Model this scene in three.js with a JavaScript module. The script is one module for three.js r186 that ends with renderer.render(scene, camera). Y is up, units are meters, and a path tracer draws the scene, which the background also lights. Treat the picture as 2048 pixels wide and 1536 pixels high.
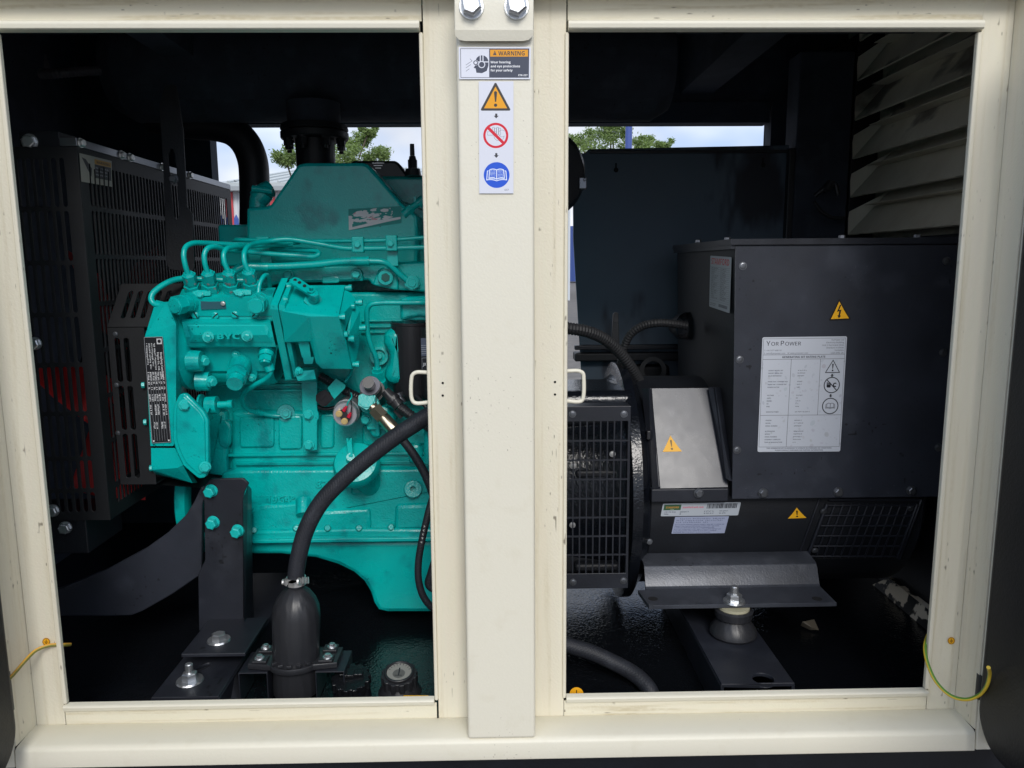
import * as THREE from 'three';
import { mergeGeometries, toCreasedNormals } from 'three/addons/utils/BufferGeometryUtils.js';
import { RoundedBoxGeometry } from 'three/addons/geometries/RoundedBoxGeometry.js';
import { ConvexGeometry } from 'three/addons/geometries/ConvexGeometry.js';
import { TextGeometry } from 'three/addons/geometries/TextGeometry.js';
import { FontLoader } from 'three/addons/loaders/FontLoader.js';

// ---------------------------------------------------------------- camera, sky, sun, exposure
const scene = new THREE.Scene();
const camera = new THREE.PerspectiveCamera(53.07, 4 / 3, 0.02, 400);
camera.position.set(0, 1.35, 1.0);
camera.rotation.order = 'YXZ';
camera.rotation.set(-8.75 * Math.PI / 180, -1.1 * Math.PI / 180, -0.0067);
camera.updateMatrixWorld(true);

const renderer = new THREE.WebGLRenderer({ antialias: true });
renderer.toneMapping = THREE.LinearToneMapping;
renderer.toneMappingExposure = 1.37;
renderer.shadowMap.enabled = true;

// seeded random numbers and value noise
function rng(seed) { let s = seed >>> 0; return () => { s = (s + 0x6D2B79F5) >>> 0; let t = s; t = Math.imul(t ^ (t >>> 15), t | 1); t ^= t + Math.imul(t ^ (t >>> 7), t | 61); return ((t ^ (t >>> 14)) >>> 0) / 4294967296; }; }
const rnd = rng(7);
function h3(x, y, z) { let n = Math.imul(x, 374761393) ^ Math.imul(y, 668265263) ^ Math.imul(z, 2147483647 ^ 83492791); n = Math.imul(n ^ (n >>> 13), 1274126177); return ((n ^ (n >>> 16)) >>> 0) / 4294967296; }
const sm = t => t * t * (3 - 2 * t), lerp = (a, b, t) => a + (b - a) * t, clamp = (v, a = 0, b = 1) => Math.min(b, Math.max(a, v));
const sstep = (a, b, v) => sm(clamp((v - a) / (b - a)));
function n3(x, y, z) {
  const X = Math.floor(x), Y = Math.floor(y), Z = Math.floor(z), u = sm(x - X), v = sm(y - Y), w = sm(z - Z);
  return lerp(lerp(lerp(h3(X, Y, Z), h3(X + 1, Y, Z), u), lerp(h3(X, Y + 1, Z), h3(X + 1, Y + 1, Z), u), v),
    lerp(lerp(h3(X, Y, Z + 1), h3(X + 1, Y, Z + 1), u), lerp(h3(X, Y + 1, Z + 1), h3(X + 1, Y + 1, Z + 1), u), v), w);
}
function fbm3(x, y, z, o) { let s = 0, a = .5, t = 0; for (let i = 0; i < o; i++) { s += a * n3(x, y, z); t += a; a *= .5; x = x * 2.03 + 17.1; y = y * 2.01 + 3.7; z = z * 2.02 + 9.2; } return s / t; }
// tileable noise: f cells across the unit square
function tn(u, v, f, g, seed) {
  const x = u * f, y = v * g, X = Math.floor(x), Y = Math.floor(y), a = sm(x - X), b = sm(y - Y), m = (p, q) => ((p % q) + q) % q;
  const q = (i, j) => h3(m(X + i, f), m(Y + j, g), seed);
  return lerp(lerp(q(0, 0), q(1, 0), a), lerp(q(0, 1), q(1, 1), a), b);
}
function tf(u, v, f, g, seed, o = 4) { let s = 0, a = .5, t = 0; for (let i = 0; i < o; i++) { s += a * tn(u, v, f, g, seed + i); t += a; a *= .5; f *= 2; g *= 2; } return s / t; }

// cloudy daylight sky with some blue between the clouds
{
  const W = 1024, H = 512, d = new Float32Array(W * H * 4);
  for (let j = 0; j < H; j++) for (let i = 0; i < W; i++) {
    const th = (j + .5) / H * Math.PI - Math.PI / 2, ph = (i + .5) / W * 2 * Math.PI, y = Math.sin(th), c = Math.cos(th), x = c * Math.cos(ph), z = c * Math.sin(ph);
    const el = Math.max(y, 0), k = (i + j * W) * 4;
    const sx = x / (el + .25), sz = z / (el + .25);
    const cov = fbm3(sx * 1.3 + 5, sz * 1.3 + 2, 3.3, 6), puff = fbm3(sx * 3.1 + 1, sz * 3.1, 8.1, 5);
    const cl = sstep(.34, .54, cov * .75 + puff * .25), br = .50 + .95 * puff;
    const b = [lerp(.30, .62, Math.exp(-el * 4)), lerp(.50, .74, Math.exp(-el * 4)), lerp(.92, .92, Math.exp(-el * 4))];
    const w = [.93 * br, .965 * br, 1.04 * br];
    for (let q = 0; q < 3; q++) d[k + q] = lerp(b[q], w[q], cl) * .80 * (y < 0 ? .5 : 1);
    d[k + 3] = 1;
  }
  const t = new THREE.DataTexture(d, W, H, THREE.RGBAFormat, THREE.FloatType);
  t.mapping = THREE.EquirectangularReflectionMapping; t.magFilter = t.minFilter = THREE.LinearFilter; t.wrapS = THREE.RepeatWrapping; t.needsUpdate = true;
  scene.background = t; scene.environment = t;
}
const sun = new THREE.DirectionalLight(0xfffaf3, 1.5);
sun.position.set(.55, 4.3, 4.3); sun.target.position.set(0, 1.1, 0);
sun.castShadow = true; sun.shadow.radius = 42; sun.shadow.mapSize.set(2048, 2048);
Object.assign(sun.shadow.camera, { left: -3, right: 3, top: 3, bottom: -3, near: .1, far: 30 });
scene.add(sun, sun.target);

// ---------------------------------------------------------------- points and geometry helpers
const V = (x, y, z) => new THREE.Vector3(x, y, z);
// a point of the place: photograph pixel (2048 wide) at distance plane z (z = 0 is the recessed door frame, metres)
function P(px, py, z) {
  const d = V((px - 1024) / 1538, -(py - 768) / 1538, -1).applyQuaternion(camera.quaternion);
  return camera.position.clone().addScaledVector(d, (z - camera.position.z) / d.z);
}
const PX = z => (1 - z) / 1538;                                   // metres per pixel at z
function fin(g) {                                                 // uv in metres, by the way each face points
  if (g.userData.keep) return g;
  if (g.index) g = g.toNonIndexed();
  if (!g.attributes.normal) g.computeVertexNormals();
  const p = g.attributes.position, n = p.count, uv = new Float32Array(n * 2), a = V(), b = V(), c = V(), e = V();
  for (let i = 0; i < n; i += 3) {
    a.fromBufferAttribute(p, i); b.fromBufferAttribute(p, i + 1); c.fromBufferAttribute(p, i + 2);
    e.copy(b).sub(a).cross(c.clone().sub(a));
    const X = Math.abs(e.x), Y = Math.abs(e.y), Z = Math.abs(e.z);
    [a, b, c].forEach((q, k) => { const o = (i + k) * 2; if (Z >= X && Z >= Y) { uv[o] = q.x; uv[o + 1] = q.y; } else if (X >= Y) { uv[o] = q.z; uv[o + 1] = q.y; } else { uv[o] = q.x; uv[o + 1] = q.z; } });
  }
  g.setAttribute('uv', new THREE.BufferAttribute(uv, 2));
  return g;
}
function merge(list) {
  return mergeGeometries(list.map(g => { const k = g.userData.keep; g = g.index ? g.toNonIndexed() : g.clone(); if (!g.attributes.normal) g.computeVertexNormals(); for (const n of Object.keys(g.attributes)) if (!['position', 'normal', 'uv'].includes(n)) g.deleteAttribute(n); if (!k || !g.attributes.uv) { g.userData = {}; g = fin(g); } g.userData = {}; return g; }));
}
function mg(...list) { const g = merge(list.flat()); g.userData.keep = true; return g; }
const crease = (g, a = .6) => { const q = toCreasedNormals(g, a); q.userData = { ...g.userData }; return q; };
function shapeOf(pts) { const s = new THREE.Shape(); pts.forEach((p, i) => i ? s.lineTo(p.x, p.y) : s.moveTo(p.x, p.y)); s.closePath(); return s; }
// round the corners of a list of Vector2-like points
function roundPts(pts, r, n = 4) {
  const out = [];
  pts.forEach((p, i) => {
    const a = pts[(i + pts.length - 1) % pts.length], b = pts[(i + 1) % pts.length];
    const u = V(a.x - p.x, a.y - p.y, 0), w = V(b.x - p.x, b.y - p.y, 0), q = Math.min(p.r ?? r, u.length() * .45, w.length() * .45);
    if (q < 1e-6) { out.push(V(p.x, p.y, 0)); return; }
    u.normalize().multiplyScalar(q); w.normalize().multiplyScalar(q);
    const s = V(p.x + u.x, p.y + u.y, 0), e = V(p.x + w.x, p.y + w.y, 0);
    for (let k = 0; k <= n; k++) { const t = k / n; out.push(V((1 - t) * (1 - t) * s.x + 2 * t * (1 - t) * p.x + t * t * e.x, (1 - t) * (1 - t) * s.y + 2 * t * (1 - t) * p.y + t * t * e.y, 0)); }
  });
  return out;
}
function extr(shape, z, depth, bevel = 0, bs = 2) {               // front face at z, body behind it
  const b = Math.min(bevel, depth * .45);
  const g = new THREE.ExtrudeGeometry(shape, { depth: Math.max(depth - 2 * b, 1e-4), bevelEnabled: b > 0, bevelThickness: b, bevelSize: b, bevelOffset: -b, bevelSegments: bs, curveSegments: 10 });
  g.translate(0, 0, z - depth + b);
  return g;
}
// outline given in pixels at plane z, extruded backwards by depth
function ext(pts, z, depth, bevel = 0, round = 0, holes = []) {
  const w = a => a.map(([x, y]) => P(x, y, z));
  const s = shapeOf(round ? roundPts(w(pts), round) : w(pts));
  for (const h of holes) s.holes.push(new THREE.Path((h.length ? roundPts(w(h), 1) : h)));
  const g = extr(s, z, depth, bevel);
  return bevel ? capped(crease(g, .8)) : g;
}
function capped(g) {                                              // keep the flat front and back of a bevelled plate flat
  const p = g.attributes.position, n = g.attributes.normal, a = V(), b = V(), c = V();
  for (let i = 0; i < p.count; i += 3) { a.fromBufferAttribute(p, i); b.fromBufferAttribute(p, i + 1); c.fromBufferAttribute(p, i + 2); b.sub(a).cross(c.sub(a)).normalize(); if (Math.abs(b.z) > .9995) for (let k = 0; k < 3; k++) n.setXYZ(i + k, b.x, b.y, b.z); }
  return g;
}
const ellPts = (cx, cy, rx, ry = rx, n = 20) => Array.from({ length: n }, (_, i) => [cx + rx * Math.cos(i / n * 2 * Math.PI), cy + ry * Math.sin(i / n * 2 * Math.PI)]);
function bx(x0, x1, y0, y1, z0, z1, r = .0015) {
  const w = x1 - x0, h = y1 - y0, d = z1 - z0, q = Math.min(r, Math.min(w, h, d) * .45);
  const g = q > 0 ? new RoundedBoxGeometry(w, h, d, 2, q) : new THREE.BoxGeometry(w, h, d);
  g.translate((x0 + x1) / 2, (y0 + y1) / 2, (z0 + z1) / 2); return g;
}
// box whose front face covers a pixel rectangle
function pb(x0, y0, x1, y1, z, depth, r = .0015) { const a = P(x0, y0, z), b = P(x1, y1, z), c = P(x0, y1, z), e = P(x1, y0, z); return bx((a.x + c.x) / 2, (b.x + e.x) / 2, (b.y + c.y) / 2, (a.y + e.y) / 2, z - depth, z, r); }
const pv = a => Array.isArray(a) ? P(a[0], a[1], a[2]) : a;
function cyl(a, b, r0, r1 = r0, n = 20, open = false) {           // between two points
  a = pv(a); b = pv(b); const d = b.clone().sub(a), g = new THREE.CylinderGeometry(r1, r0, d.length(), n, 1, open);
  g.applyQuaternion(new THREE.Quaternion().setFromUnitVectors(V(0, 1, 0), d.clone().normalize())); g.translate((a.x + b.x) / 2, (a.y + b.y) / 2, (a.z + b.z) / 2);
  return n <= 8 ? flat(g) : crease(g, .6);
}
function flat(g) { g = g.index ? g.toNonIndexed() : g; g.deleteAttribute('normal'); g.computeVertexNormals(); return g; }
// stepped turned piece along a->b: list of [t, radius] or [t, radius, 'hex']
function turned(a, b, prof, n = 20) {
  a = pv(a); b = pv(b); const at = t => a.clone().lerp(b, t), L = [];
  for (let i = 0; i + 1 < prof.length; i += 2) L.push(cyl(at(prof[i][0]), at(prof[i + 1][0]), prof[i][1], prof[i + 1][1], prof[i][2] ? 6 : n));
  return mg(L);
}
function lathe(a, b, prof, n = 28) {                              // smooth revolved profile [[radius, t]...] along a->b
  a = pv(a); b = pv(b); const d = b.clone().sub(a), L = d.length();
  const g = new THREE.LatheGeometry(prof.map(([r, t]) => new THREE.Vector2(Math.max(r, 1e-5), t * L)), n);
  g.applyQuaternion(new THREE.Quaternion().setFromUnitVectors(V(0, 1, 0), d.normalize())); g.translate(a.x, a.y, a.z); return crease(g, .55);
}
function tube(pts, r, seg, rad = 10, closed = false, tension = .5) {
  const c = new THREE.CatmullRomCurve3(pts.map(pv), closed, 'centripetal', tension), len = c.getLength();
  const n = seg ?? Math.max(8, Math.round(len / .006)), g = new THREE.TubeGeometry(c, Math.min(n, 200), r, rad, closed), u = g.attributes.uv;
  for (let i = 0; i < u.count; i++) u.setXY(i, u.getX(i) * len, u.getY(i) * 2 * Math.PI * r);
  g.userData.keep = true; g.userData.curve = c;
  if (closed) return g;
  const caps = [0, 1].map(t => { const p = c.getPointAt(t), d = c.getTangentAt(t).multiplyScalar(t ? 1 : -1), k = new THREE.CircleGeometry(r, rad); k.applyQuaternion(new THREE.Quaternion().setFromUnitVectors(V(0, 0, 1), d)); k.translate(p.x, p.y, p.z); return k; });
  const m = mg(g, caps); m.userData.curve = c; return m;
}
function conduit(pts, r, pitch = .0042) {                         // corrugated tube
  const c = new THREE.CatmullRomCurve3(pts.map(pv), false, 'centripetal'), len = c.getLength(), rings = Math.round(len / pitch), N = rings * 4;
  const g = new THREE.TubeGeometry(c, N, r, 12), p = g.attributes.position, q = V();
  for (let i = 0; i <= N; i++) { const o = c.getPointAt(i / N), k = [1.03, 1.03, .91, .91][i % 4]; for (let j = 0; j <= 12; j++) { const m = i * 13 + j; q.fromBufferAttribute(p, m).sub(o).multiplyScalar(k).add(o); p.setXYZ(m, q.x, q.y, q.z); } }
  g.computeVertexNormals(); return g;
}
function hull(pts, ang = .0) { return new ConvexGeometry(pts.map(pv)); }
// a slab with a polygon front face given as [px, py, z] points (any slope), thickened along its own normal
function slab(pts, t) {
  const w = pts.map(pv), n = V(); for (let i = 0; i < w.length; i++) { const a = w[i], b = w[(i + 1) % w.length]; n.add(a.clone().sub(w[0]).cross(b.clone().sub(w[0]))); } n.normalize(); if (n.z < 0) n.negate();
  return new ConvexGeometry([...w, ...w.map(p => p.clone().addScaledVector(n, -t))]);
}
// hexagon head with washer; R = half width over corners
const boltCache = {};
function boltGeo(R, washer = 1.35, h = .85, stud = 0) {
  const k = [R.toFixed(5), washer, h, stud].join(); if (boltCache[k]) return boltCache[k];
  const L = [], z0 = washer ? R * .22 : 0;
  if (washer) L.push(crease(new THREE.CylinderGeometry(R * washer * .94, R * washer, z0, 20).translate(0, z0 / 2, 0), .4));
  L.push(flat(new THREE.CylinderGeometry(R, R, R * h, 6).translate(0, z0 + R * h / 2, 0)));
  L.push(flat(new THREE.CylinderGeometry(R * .8, R, R * .14, 6).translate(0, z0 + R * (h + .07), 0)));
  if (stud) { L.push(crease(new THREE.CylinderGeometry(R * .5, R * .52, R * stud, 14).translate(0, z0 + R * (h + .14 + stud / 2), 0), .4)); L.push(crease(new THREE.CylinderGeometry(R * .4, R * .5, R * .12, 14).translate(0, z0 + R * (h + .2 + stud), 0), .4)); }
  const g = mg(L); g.rotateX(Math.PI / 2); return boltCache[k] = g;
}
function pan(R) { const k = 'pan' + R.toFixed(5); return boltCache[k] ??= (() => { const g = mg(crease(new THREE.CylinderGeometry(R * 1.25, R * 1.3, R * .2, 18).translate(0, R * .1, 0), .4), crease(new THREE.LatheGeometry([[0.0001, .75], [.35, .74], [.75, .6], [.95, .4], [.97, .2]].reverse().map(([a, b]) => new THREE.Vector2(a * R, b * R)), 16), 1), new THREE.BoxGeometry(R * 1.1, R * .1, R * .22).translate(0, R * .74, 0), new THREE.BoxGeometry(R * .22, R * .1, R * 1.1).translate(0, R * .745, 0)); g.rotateX(Math.PI / 2); return g; })(); }

// ---------------------------------------------------------------- naming and the tree of things
const used = {}, off = new WeakMap();
const numbered = n => { const k = used[n] = (used[n] ?? -1) + 1; return k ? n + '_' + String(k).padStart(3, '0') : n; };
function shade(o) { o.castShadow = o.receiveShadow = true; return o; }
function thing(name, label, category, base, group) {
  const o = new THREE.Group(); o.name = numbered(name); base = pv(base); o.position.copy(base); off.set(o, base.clone());
  o.userData = { label, category }; if (group) o.userData.group = group; scene.add(o); return o;
}
function add(name, geo, mat, parent, at, dir, spin) {             // geometry in world coordinates, or placed at a point facing dir
  const m = shade(new THREE.Mesh(fin(geo), mat)); m.name = parent ? name : numbered(name);
  const o = parent ? off.get(parent) : V(0, 0, 0);
  m.position.copy(at ? pv(at) : V(0, 0, 0)).sub(o);
  if (dir) { m.quaternion.setFromUnitVectors(V(0, 0, 1), V(...dir).normalize()); if (spin) m.rotateZ(spin); }
  off.set(m, at ? pv(at) : V(0, 0, 0)); (parent ?? scene).add(m); return m;
}
function solo(name, geo, mat, label, category, group) { const m = add(name, geo, mat); m.userData = { label, category }; if (group) m.userData.group = group; return m; }
function struct(name, geo, mat) { const m = add(name, geo, mat); m.userData = { kind: 'structure' }; return m; }
function bolt(parent, mat, p, Rpx, dir = [0, 0, 1], o = {}) { p = pv(p); return add(o.name ?? 'bolt', boltGeo(Rpx * PX(p.z), o.washer ?? 1.35, o.h ?? .85, o.stud ?? 0), mat, parent, p, dir, o.spin ?? .3); }
function screw(parent, mat, p, Rpx, dir = [0, 0, 1]) { p = pv(p); return add('screw', pan(Rpx * PX(p.z)), mat, parent, p, dir, .5); }

// ---------------------------------------------------------------- materials
function tex(S, fn, srgb = true, T = S) {
  const d = new Uint8Array(S * T * 4);
  for (let j = 0; j < T; j++) for (let i = 0; i < S; i++) { const c = fn((i + .5) / S, (j + .5) / T), k = (i + j * S) * 4; for (let q = 0; q < 3; q++) d[k + q] = clamp(Array.isArray(c) ? c[q] : c, 0, 1) * 255; d[k + 3] = 255; }
  const t = new THREE.DataTexture(d, S, T); t.wrapS = t.wrapT = THREE.RepeatWrapping; t.magFilter = THREE.LinearFilter; t.minFilter = THREE.LinearMipmapLinearFilter; t.generateMipmaps = true;
  if (srgb) t.colorSpace = THREE.SRGBColorSpace; t.needsUpdate = true; return t;
}
const rep = (t, s, s2 = s) => { const c = t.clone(); c.repeat.set(1 / s, 1 / s2); c.needsUpdate = true; return c; };
const peel = tex(256, (u, v) => tf(u, v, 40, 40, 11, 3), false);
const cast = tex(512, (u, v) => .55 * tf(u, v, 60, 60, 21, 3) + .45 * tf(u, v, 14, 14, 5, 3), false);
const S2 = (h) => { const c = new THREE.Color(h); const q = c.clone().convertLinearToSRGB(); return [q.r, q.g, q.b]; };
const mix3 = (a, b, t) => a.map((x, i) => lerp(x, b[i], t));
const creamC = [.885, .87, .805], dirtC = [.66, .60, .46], markC = [.30, .27, .22];
// cream paint: faint blotches, fine grime, a few black specks
const creamTex = tex(1024, (u, v) => {
  let c = mix3(creamC, [.875, .855, .785], .4 * tf(u, v, 5, 5, 3, 4));
  c = mix3(c, dirtC, .05 * sstep(.62, .85, tf(u, v, 40, 40, 33, 4)));
  c = mix3(c, markC, .45 * sstep(.955, .985, tn(u, v, 400, 400, 90) * (.76 + .30 * tf(u, v, 6, 6, 91, 2))));
  return mix3(c, [.93, .91, .84], .10 * tn(u, v, 512, 512, 12));
});
// cream paint of the door frame: rubbed, with streaks of dirt along the run of the seal
const jambTex = tex(512, (u, v) => {
  let c = mix3(creamC, [.86, .82, .72], .6 * tf(u, v, 6, 3, 43, 4));
  const st = tf(u, v, 48, 5, 47, 4);
  c = mix3(c, dirtC, .20 * sstep(.55, .82, st) * (.35 + .65 * tn(u, v, 150, 150, 41)));
  c = mix3(c, markC, .55 * sstep(.88, .96, tn(u, v, 120, 80, 44) * (.72 + .4 * tf(u, v, 8, 8, 45, 3))));
  return c;
});
const jambTexH = tex(512, (u, v) => {
  let c = mix3(creamC, [.865, .83, .725], .6 * tf(u, v, 3, 6, 53, 4));
  c = mix3(c, dirtC, .5 * sstep(.52, .80, tf(u, v, 5, 48, 57, 4)) * (.35 + .65 * tn(u, v, 150, 150, 51)));
  c = mix3(c, markC, .6 * sstep(.88, .96, tn(u, v, 90, 120, 54) * (.72 + .4 * tf(u, v, 8, 8, 55, 3))));
  return c;
});
const tealC = [.0, .735, .71];
const tealTex = tex(1024, (u, v) => {
  let c = mix3(tealC, [.0, .68, .665], tf(u, v, 12, 12, 61, 4));
  c = mix3(c, [.05, .47, .49], .6 * sstep(.52, .80, tf(u, v, 11, 11, 65, 5)));
  c = mix3(c, [.03, .13, .14], .8 * sstep(.92, .97, tn(u, v, 220, 220, 66) * (.70 + .42 * tf(u, v, 7, 7, 67, 3))));
  return mix3(c, [.28, .72, .70], .2 * sstep(.7, .95, tf(u, v, 40, 40, 68, 3)));
});
const blackTex = (base, dust, seed) => tex(512, (u, v) => {
  let c = mix3(base, base.map(x => x * .72), tf(u, v, 7, 7, seed, 4));
  c = mix3(c, dust, .30 * sstep(.55, .85, tf(u, v, 11, 11, seed + 9, 5)));
  c = mix3(c, base.map(x => x * .35), .75 * sstep(.88, .95, tn(u, v, 90, 90, seed + 20) * (.74 + .36 * tf(u, v, 6, 6, seed + 21, 3))));
  return mix3(c, dust, .6 * sstep(.93, .97, tn(u, v, 200, 200, seed + 31) * (.74 + .34 * tf(u, v, 6, 6, seed + 30, 2))));
});
const std = o => new THREE.MeshStandardMaterial(o), phy = o => new THREE.MeshPhysicalMaterial(o);
const bt = blackTex([.158, .170, .205], [.28, .295, .325], 71), bt2 = blackTex([.08, .095, .125], [.155, .17, .20], 171);
const roughT = tex(256, (u, v) => { const r = .75 + .25 * tf(u, v, 9, 9, 81, 4); return [r, r, r]; }, false);
const M = {
  cream: std({ map: rep(creamTex, .8), roughness: .48, bumpMap: rep(peel, .09), bumpScale: .00013 }),
  jamb: std({ map: rep(jambTex, .30, .9), roughness: .52, bumpMap: rep(peel, .09), bumpScale: .0002 }),
  jambH: std({ map: rep(jambTexH, .9, .30), roughness: .52, bumpMap: rep(peel, .09), bumpScale: .0002 }),
  teal: std({ map: rep(tealTex, .45), roughness: .32, roughnessMap: rep(roughT, .3), bumpMap: rep(peel, .08), bumpScale: .0002 }),
  tealCast: std({ map: rep(tealTex, .38), roughness: .30, roughnessMap: rep(roughT, .2), bumpMap: rep(cast, .15), bumpScale: .0007 }),
  tealChip: std({ map: rep(tex(256, (u, v) => mix3(mix3([.0, .72, .70], [.0, .64, .63], tf(u, v, 6, 6, 861, 3)), [.50, .56, .56], sstep(.68, .73, tf(u, v, 7, 7, 865, 4)))), .045), roughness: .33, bumpMap: rep(peel, .05), bumpScale: .0002 }),
  tealBolt: std({ color: new THREE.Color().setRGB(.012, .52, .49), roughness: .26, bumpMap: rep(peel, .04), bumpScale: .0002 }),
  guard: std({ map: rep(blackTex([.075, .083, .10], [.14, .15, .165], 571), .5), roughness: .6, bumpMap: rep(peel, .1), bumpScale: .0001 }),
  conduit: std({ color: new THREE.Color().setRGB(.018, .019, .022), roughness: .62 }),
  wetBlack: std({ color: new THREE.Color().setRGB(.008, .009, .011), roughness: .09, bumpMap: rep(cast, .06), bumpScale: .0006 }),
  black: std({ map: rep(bt, .5), roughness: .46, roughnessMap: rep(roughT, .4), bumpMap: rep(peel, .08), bumpScale: .0001 }),
  blackDeep: std({ map: rep(bt2, .4), roughness: .55, bumpMap: rep(peel, .1), bumpScale: .0002 }),
  foam: std({ map: rep(blackTex([.25, .275, .33], [.33, .35, .39], 471), .3), roughness: .95, bumpMap: rep(cast, .05), bumpScale: .0006 }),
  gloss: std({ map: rep(bt2, .4), roughness: .22, roughnessMap: rep(roughT, .3), bumpMap: rep(cast, .16), bumpScale: .0008 }),
  plastic: std({ color: new THREE.Color().setRGB(.022, .023, .027), roughness: .38, bumpMap: rep(peel, .06), bumpScale: .0001 }),
  rubber: std({ map: rep(bt, .25), roughness: .72, bumpMap: rep(peel, .03), bumpScale: .0002 }),
  zinc: std({ color: new THREE.Color().setRGB(.62, .64, .66), metalness: .9, roughness: .34, roughnessMap: rep(roughT, .03), bumpMap: rep(peel, .02), bumpScale: .0001 }),
  darkZinc: std({ color: new THREE.Color().setRGB(.20, .21, .23), metalness: .9, roughness: .36 }),
  steel: std({ color: new THREE.Color().setRGB(.68, .68, .67), metalness: .82, roughness: .36 }),
  brass: std({ color: new THREE.Color().setRGB(.50, .36, .15), metalness: .9, roughness: .3 }),
  nickel: std({ color: new THREE.Color().setRGB(.60, .53, .40), metalness: 1, roughness: .34 }),
  red: std({ color: new THREE.Color().setRGB(.70, .035, .035), roughness: .4 }),
  panel: std({ map: rep(blackTex([.215, .23, .27], [.33, .345, .38], 271), .5), roughness: .44, roughnessMap: rep(roughT, .4), bumpMap: rep(peel, .08), bumpScale: .0001 }),
  oily: std({ color: new THREE.Color().setRGB(.005, .006, .008), roughness: .12, bumpMap: rep(cast, .16), bumpScale: .0009 }),
  hole: std({ color: new THREE.Color().setRGB(.006, .006, .007), roughness: .9 }),
};

// more point helpers: the same sight line met with a horizontal plane (PY) or a plane across the set (PW)
function PY(px, py, y) { const d = P(px, py, 0).sub(camera.position); return camera.position.clone().addScaledVector(d, (y - camera.position.y) / d.y); }
function PW(px, py, x) { const d = P(px, py, 0).sub(camera.position); return camera.position.clone().addScaledVector(d, (x - camera.position.x) / d.x); }
// section given as [z, y] run along x
function run(sec, x0, x1, r = 0) {
  let pts = sec.map(([z, y, q]) => ({ x: -z, y, r: q })); if (r) pts = roundPts(pts, r, 5);
  const g = new THREE.ExtrudeGeometry(shapeOf(pts), { depth: x1 - x0, bevelEnabled: false }); g.rotateY(Math.PI / 2); g.translate(x0, 0, 0);
  return crease(g, .7);
}
// printed things
function canvasTex(w, h, draw) { const c = document.createElement('canvas'); c.width = w; c.height = h; const k = c.getContext('2d'); draw(k, w, h); const t = new THREE.CanvasTexture(c); t.colorSpace = THREE.SRGBColorSpace; t.magFilter = THREE.LinearFilter; t.anisotropy = 8; return t; }
function printMat(w, h, draw, o = {}) { return std({ map: canvasTex(w, h, draw), roughness: .55, alphaTest: .5, ...o }); }
function quadGeo(tl, tr, br, bl, lift = .0008) {
  const [a, b, c, d] = [tl, tr, br, bl].map(pv), n = b.clone().sub(a).cross(d.clone().sub(a)).normalize().negate(), g = new THREE.BufferGeometry(), N = 6, p = [], u = [], ix = [];
  for (let j = 0; j <= N; j++) for (let i = 0; i <= N; i++) { const s = i / N, t = j / N, q = a.clone().lerp(b, s).lerp(d.clone().lerp(c, s), t).addScaledVector(n, lift); p.push(q.x, q.y, q.z); u.push(s, 1 - t); }
  for (let j = 0; j < N; j++) for (let i = 0; i < N; i++) { const k = i + j * (N + 1); ix.push(k, k + N + 1, k + 1, k + 1, k + N + 1, k + N + 2); }
  g.setAttribute('position', new THREE.Float32BufferAttribute(p, 3)); g.setAttribute('uv', new THREE.Float32BufferAttribute(u, 2)); g.setIndex(ix); g.computeVertexNormals(); g.userData.keep = true; return g;
}
const rr = (k, x, y, w, h, r) => { k.beginPath(); k.moveTo(x + r, y); k.arcTo(x + w, y, x + w, y + h, r); k.arcTo(x + w, y + h, x, y + h, r); k.arcTo(x, y + h, x, y, r); k.arcTo(x, y, x + w, y, r); k.closePath(); };
const poly = (k, pts) => { k.beginPath(); pts.forEach(([x, y], i) => i ? k.lineTo(x, y) : k.moveTo(x, y)); k.closePath(); };
const txt = (k, s, x, y, font, col, al = 'left', mw) => { k.font = font; k.fillStyle = col; k.textAlign = al; k.textBaseline = 'alphabetic'; k.fillText(s, x, y, mw); };
function triSign(k, cx, y0, w, h, fill, line, lw, bang = true) {
  k.lineJoin = 'round'; poly(k, [[cx, y0], [cx + w / 2, y0 + h], [cx - w / 2, y0 + h]]); k.fillStyle = fill; k.fill(); if (lw) { k.strokeStyle = line; k.lineWidth = lw; k.stroke(); }
  if (bang) { k.fillStyle = line; poly(k, [[cx - w * .055, y0 + h * .34], [cx + w * .055, y0 + h * .34], [cx + w * .022, y0 + h * .70], [cx - w * .022, y0 + h * .70]]); k.fill(); k.beginPath(); k.arc(cx, y0 + h * .34, w * .055, 0, 7); k.fill(); k.beginPath(); k.arc(cx, y0 + h * .83, w * .06, 0, 7); k.fill(); }
}
const arrow = (k, x, y, s, c) => { k.fillStyle = c; k.fillRect(x - s * .22, y, s * .44, s * .5); poly(k, [[x - s * .5, y + s * .45], [x + s * .5, y + s * .45], [x, y + s]]); k.fill(); };
function book(k, cx, cy, w, col, fill, lw) {
  k.lineWidth = lw; k.strokeStyle = col; k.lineJoin = 'round';
  for (const s of [-1, 1]) { k.beginPath(); k.moveTo(cx, cy - w * .26); k.quadraticCurveTo(cx + s * w * .2, cy - w * .36, cx + s * w * .38, cy - w * .26); k.lineTo(cx + s * w * .42, cy + w * .2); k.quadraticCurveTo(cx + s * w * .2, cy + w * .12, cx, cy + w * .24); k.closePath(); if (fill) { k.fillStyle = fill; k.fill(); } k.stroke();
    k.beginPath(); k.moveTo(cx + s * w * .44, cy - w * .22); k.lineTo(cx + s * w * .5, cy - w * .2); k.lineTo(cx + s * w * .54, cy + w * .28); k.quadraticCurveTo(cx + s * w * .25, cy + w * .22, cx, cy + w * .33); k.stroke(); }
}
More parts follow.
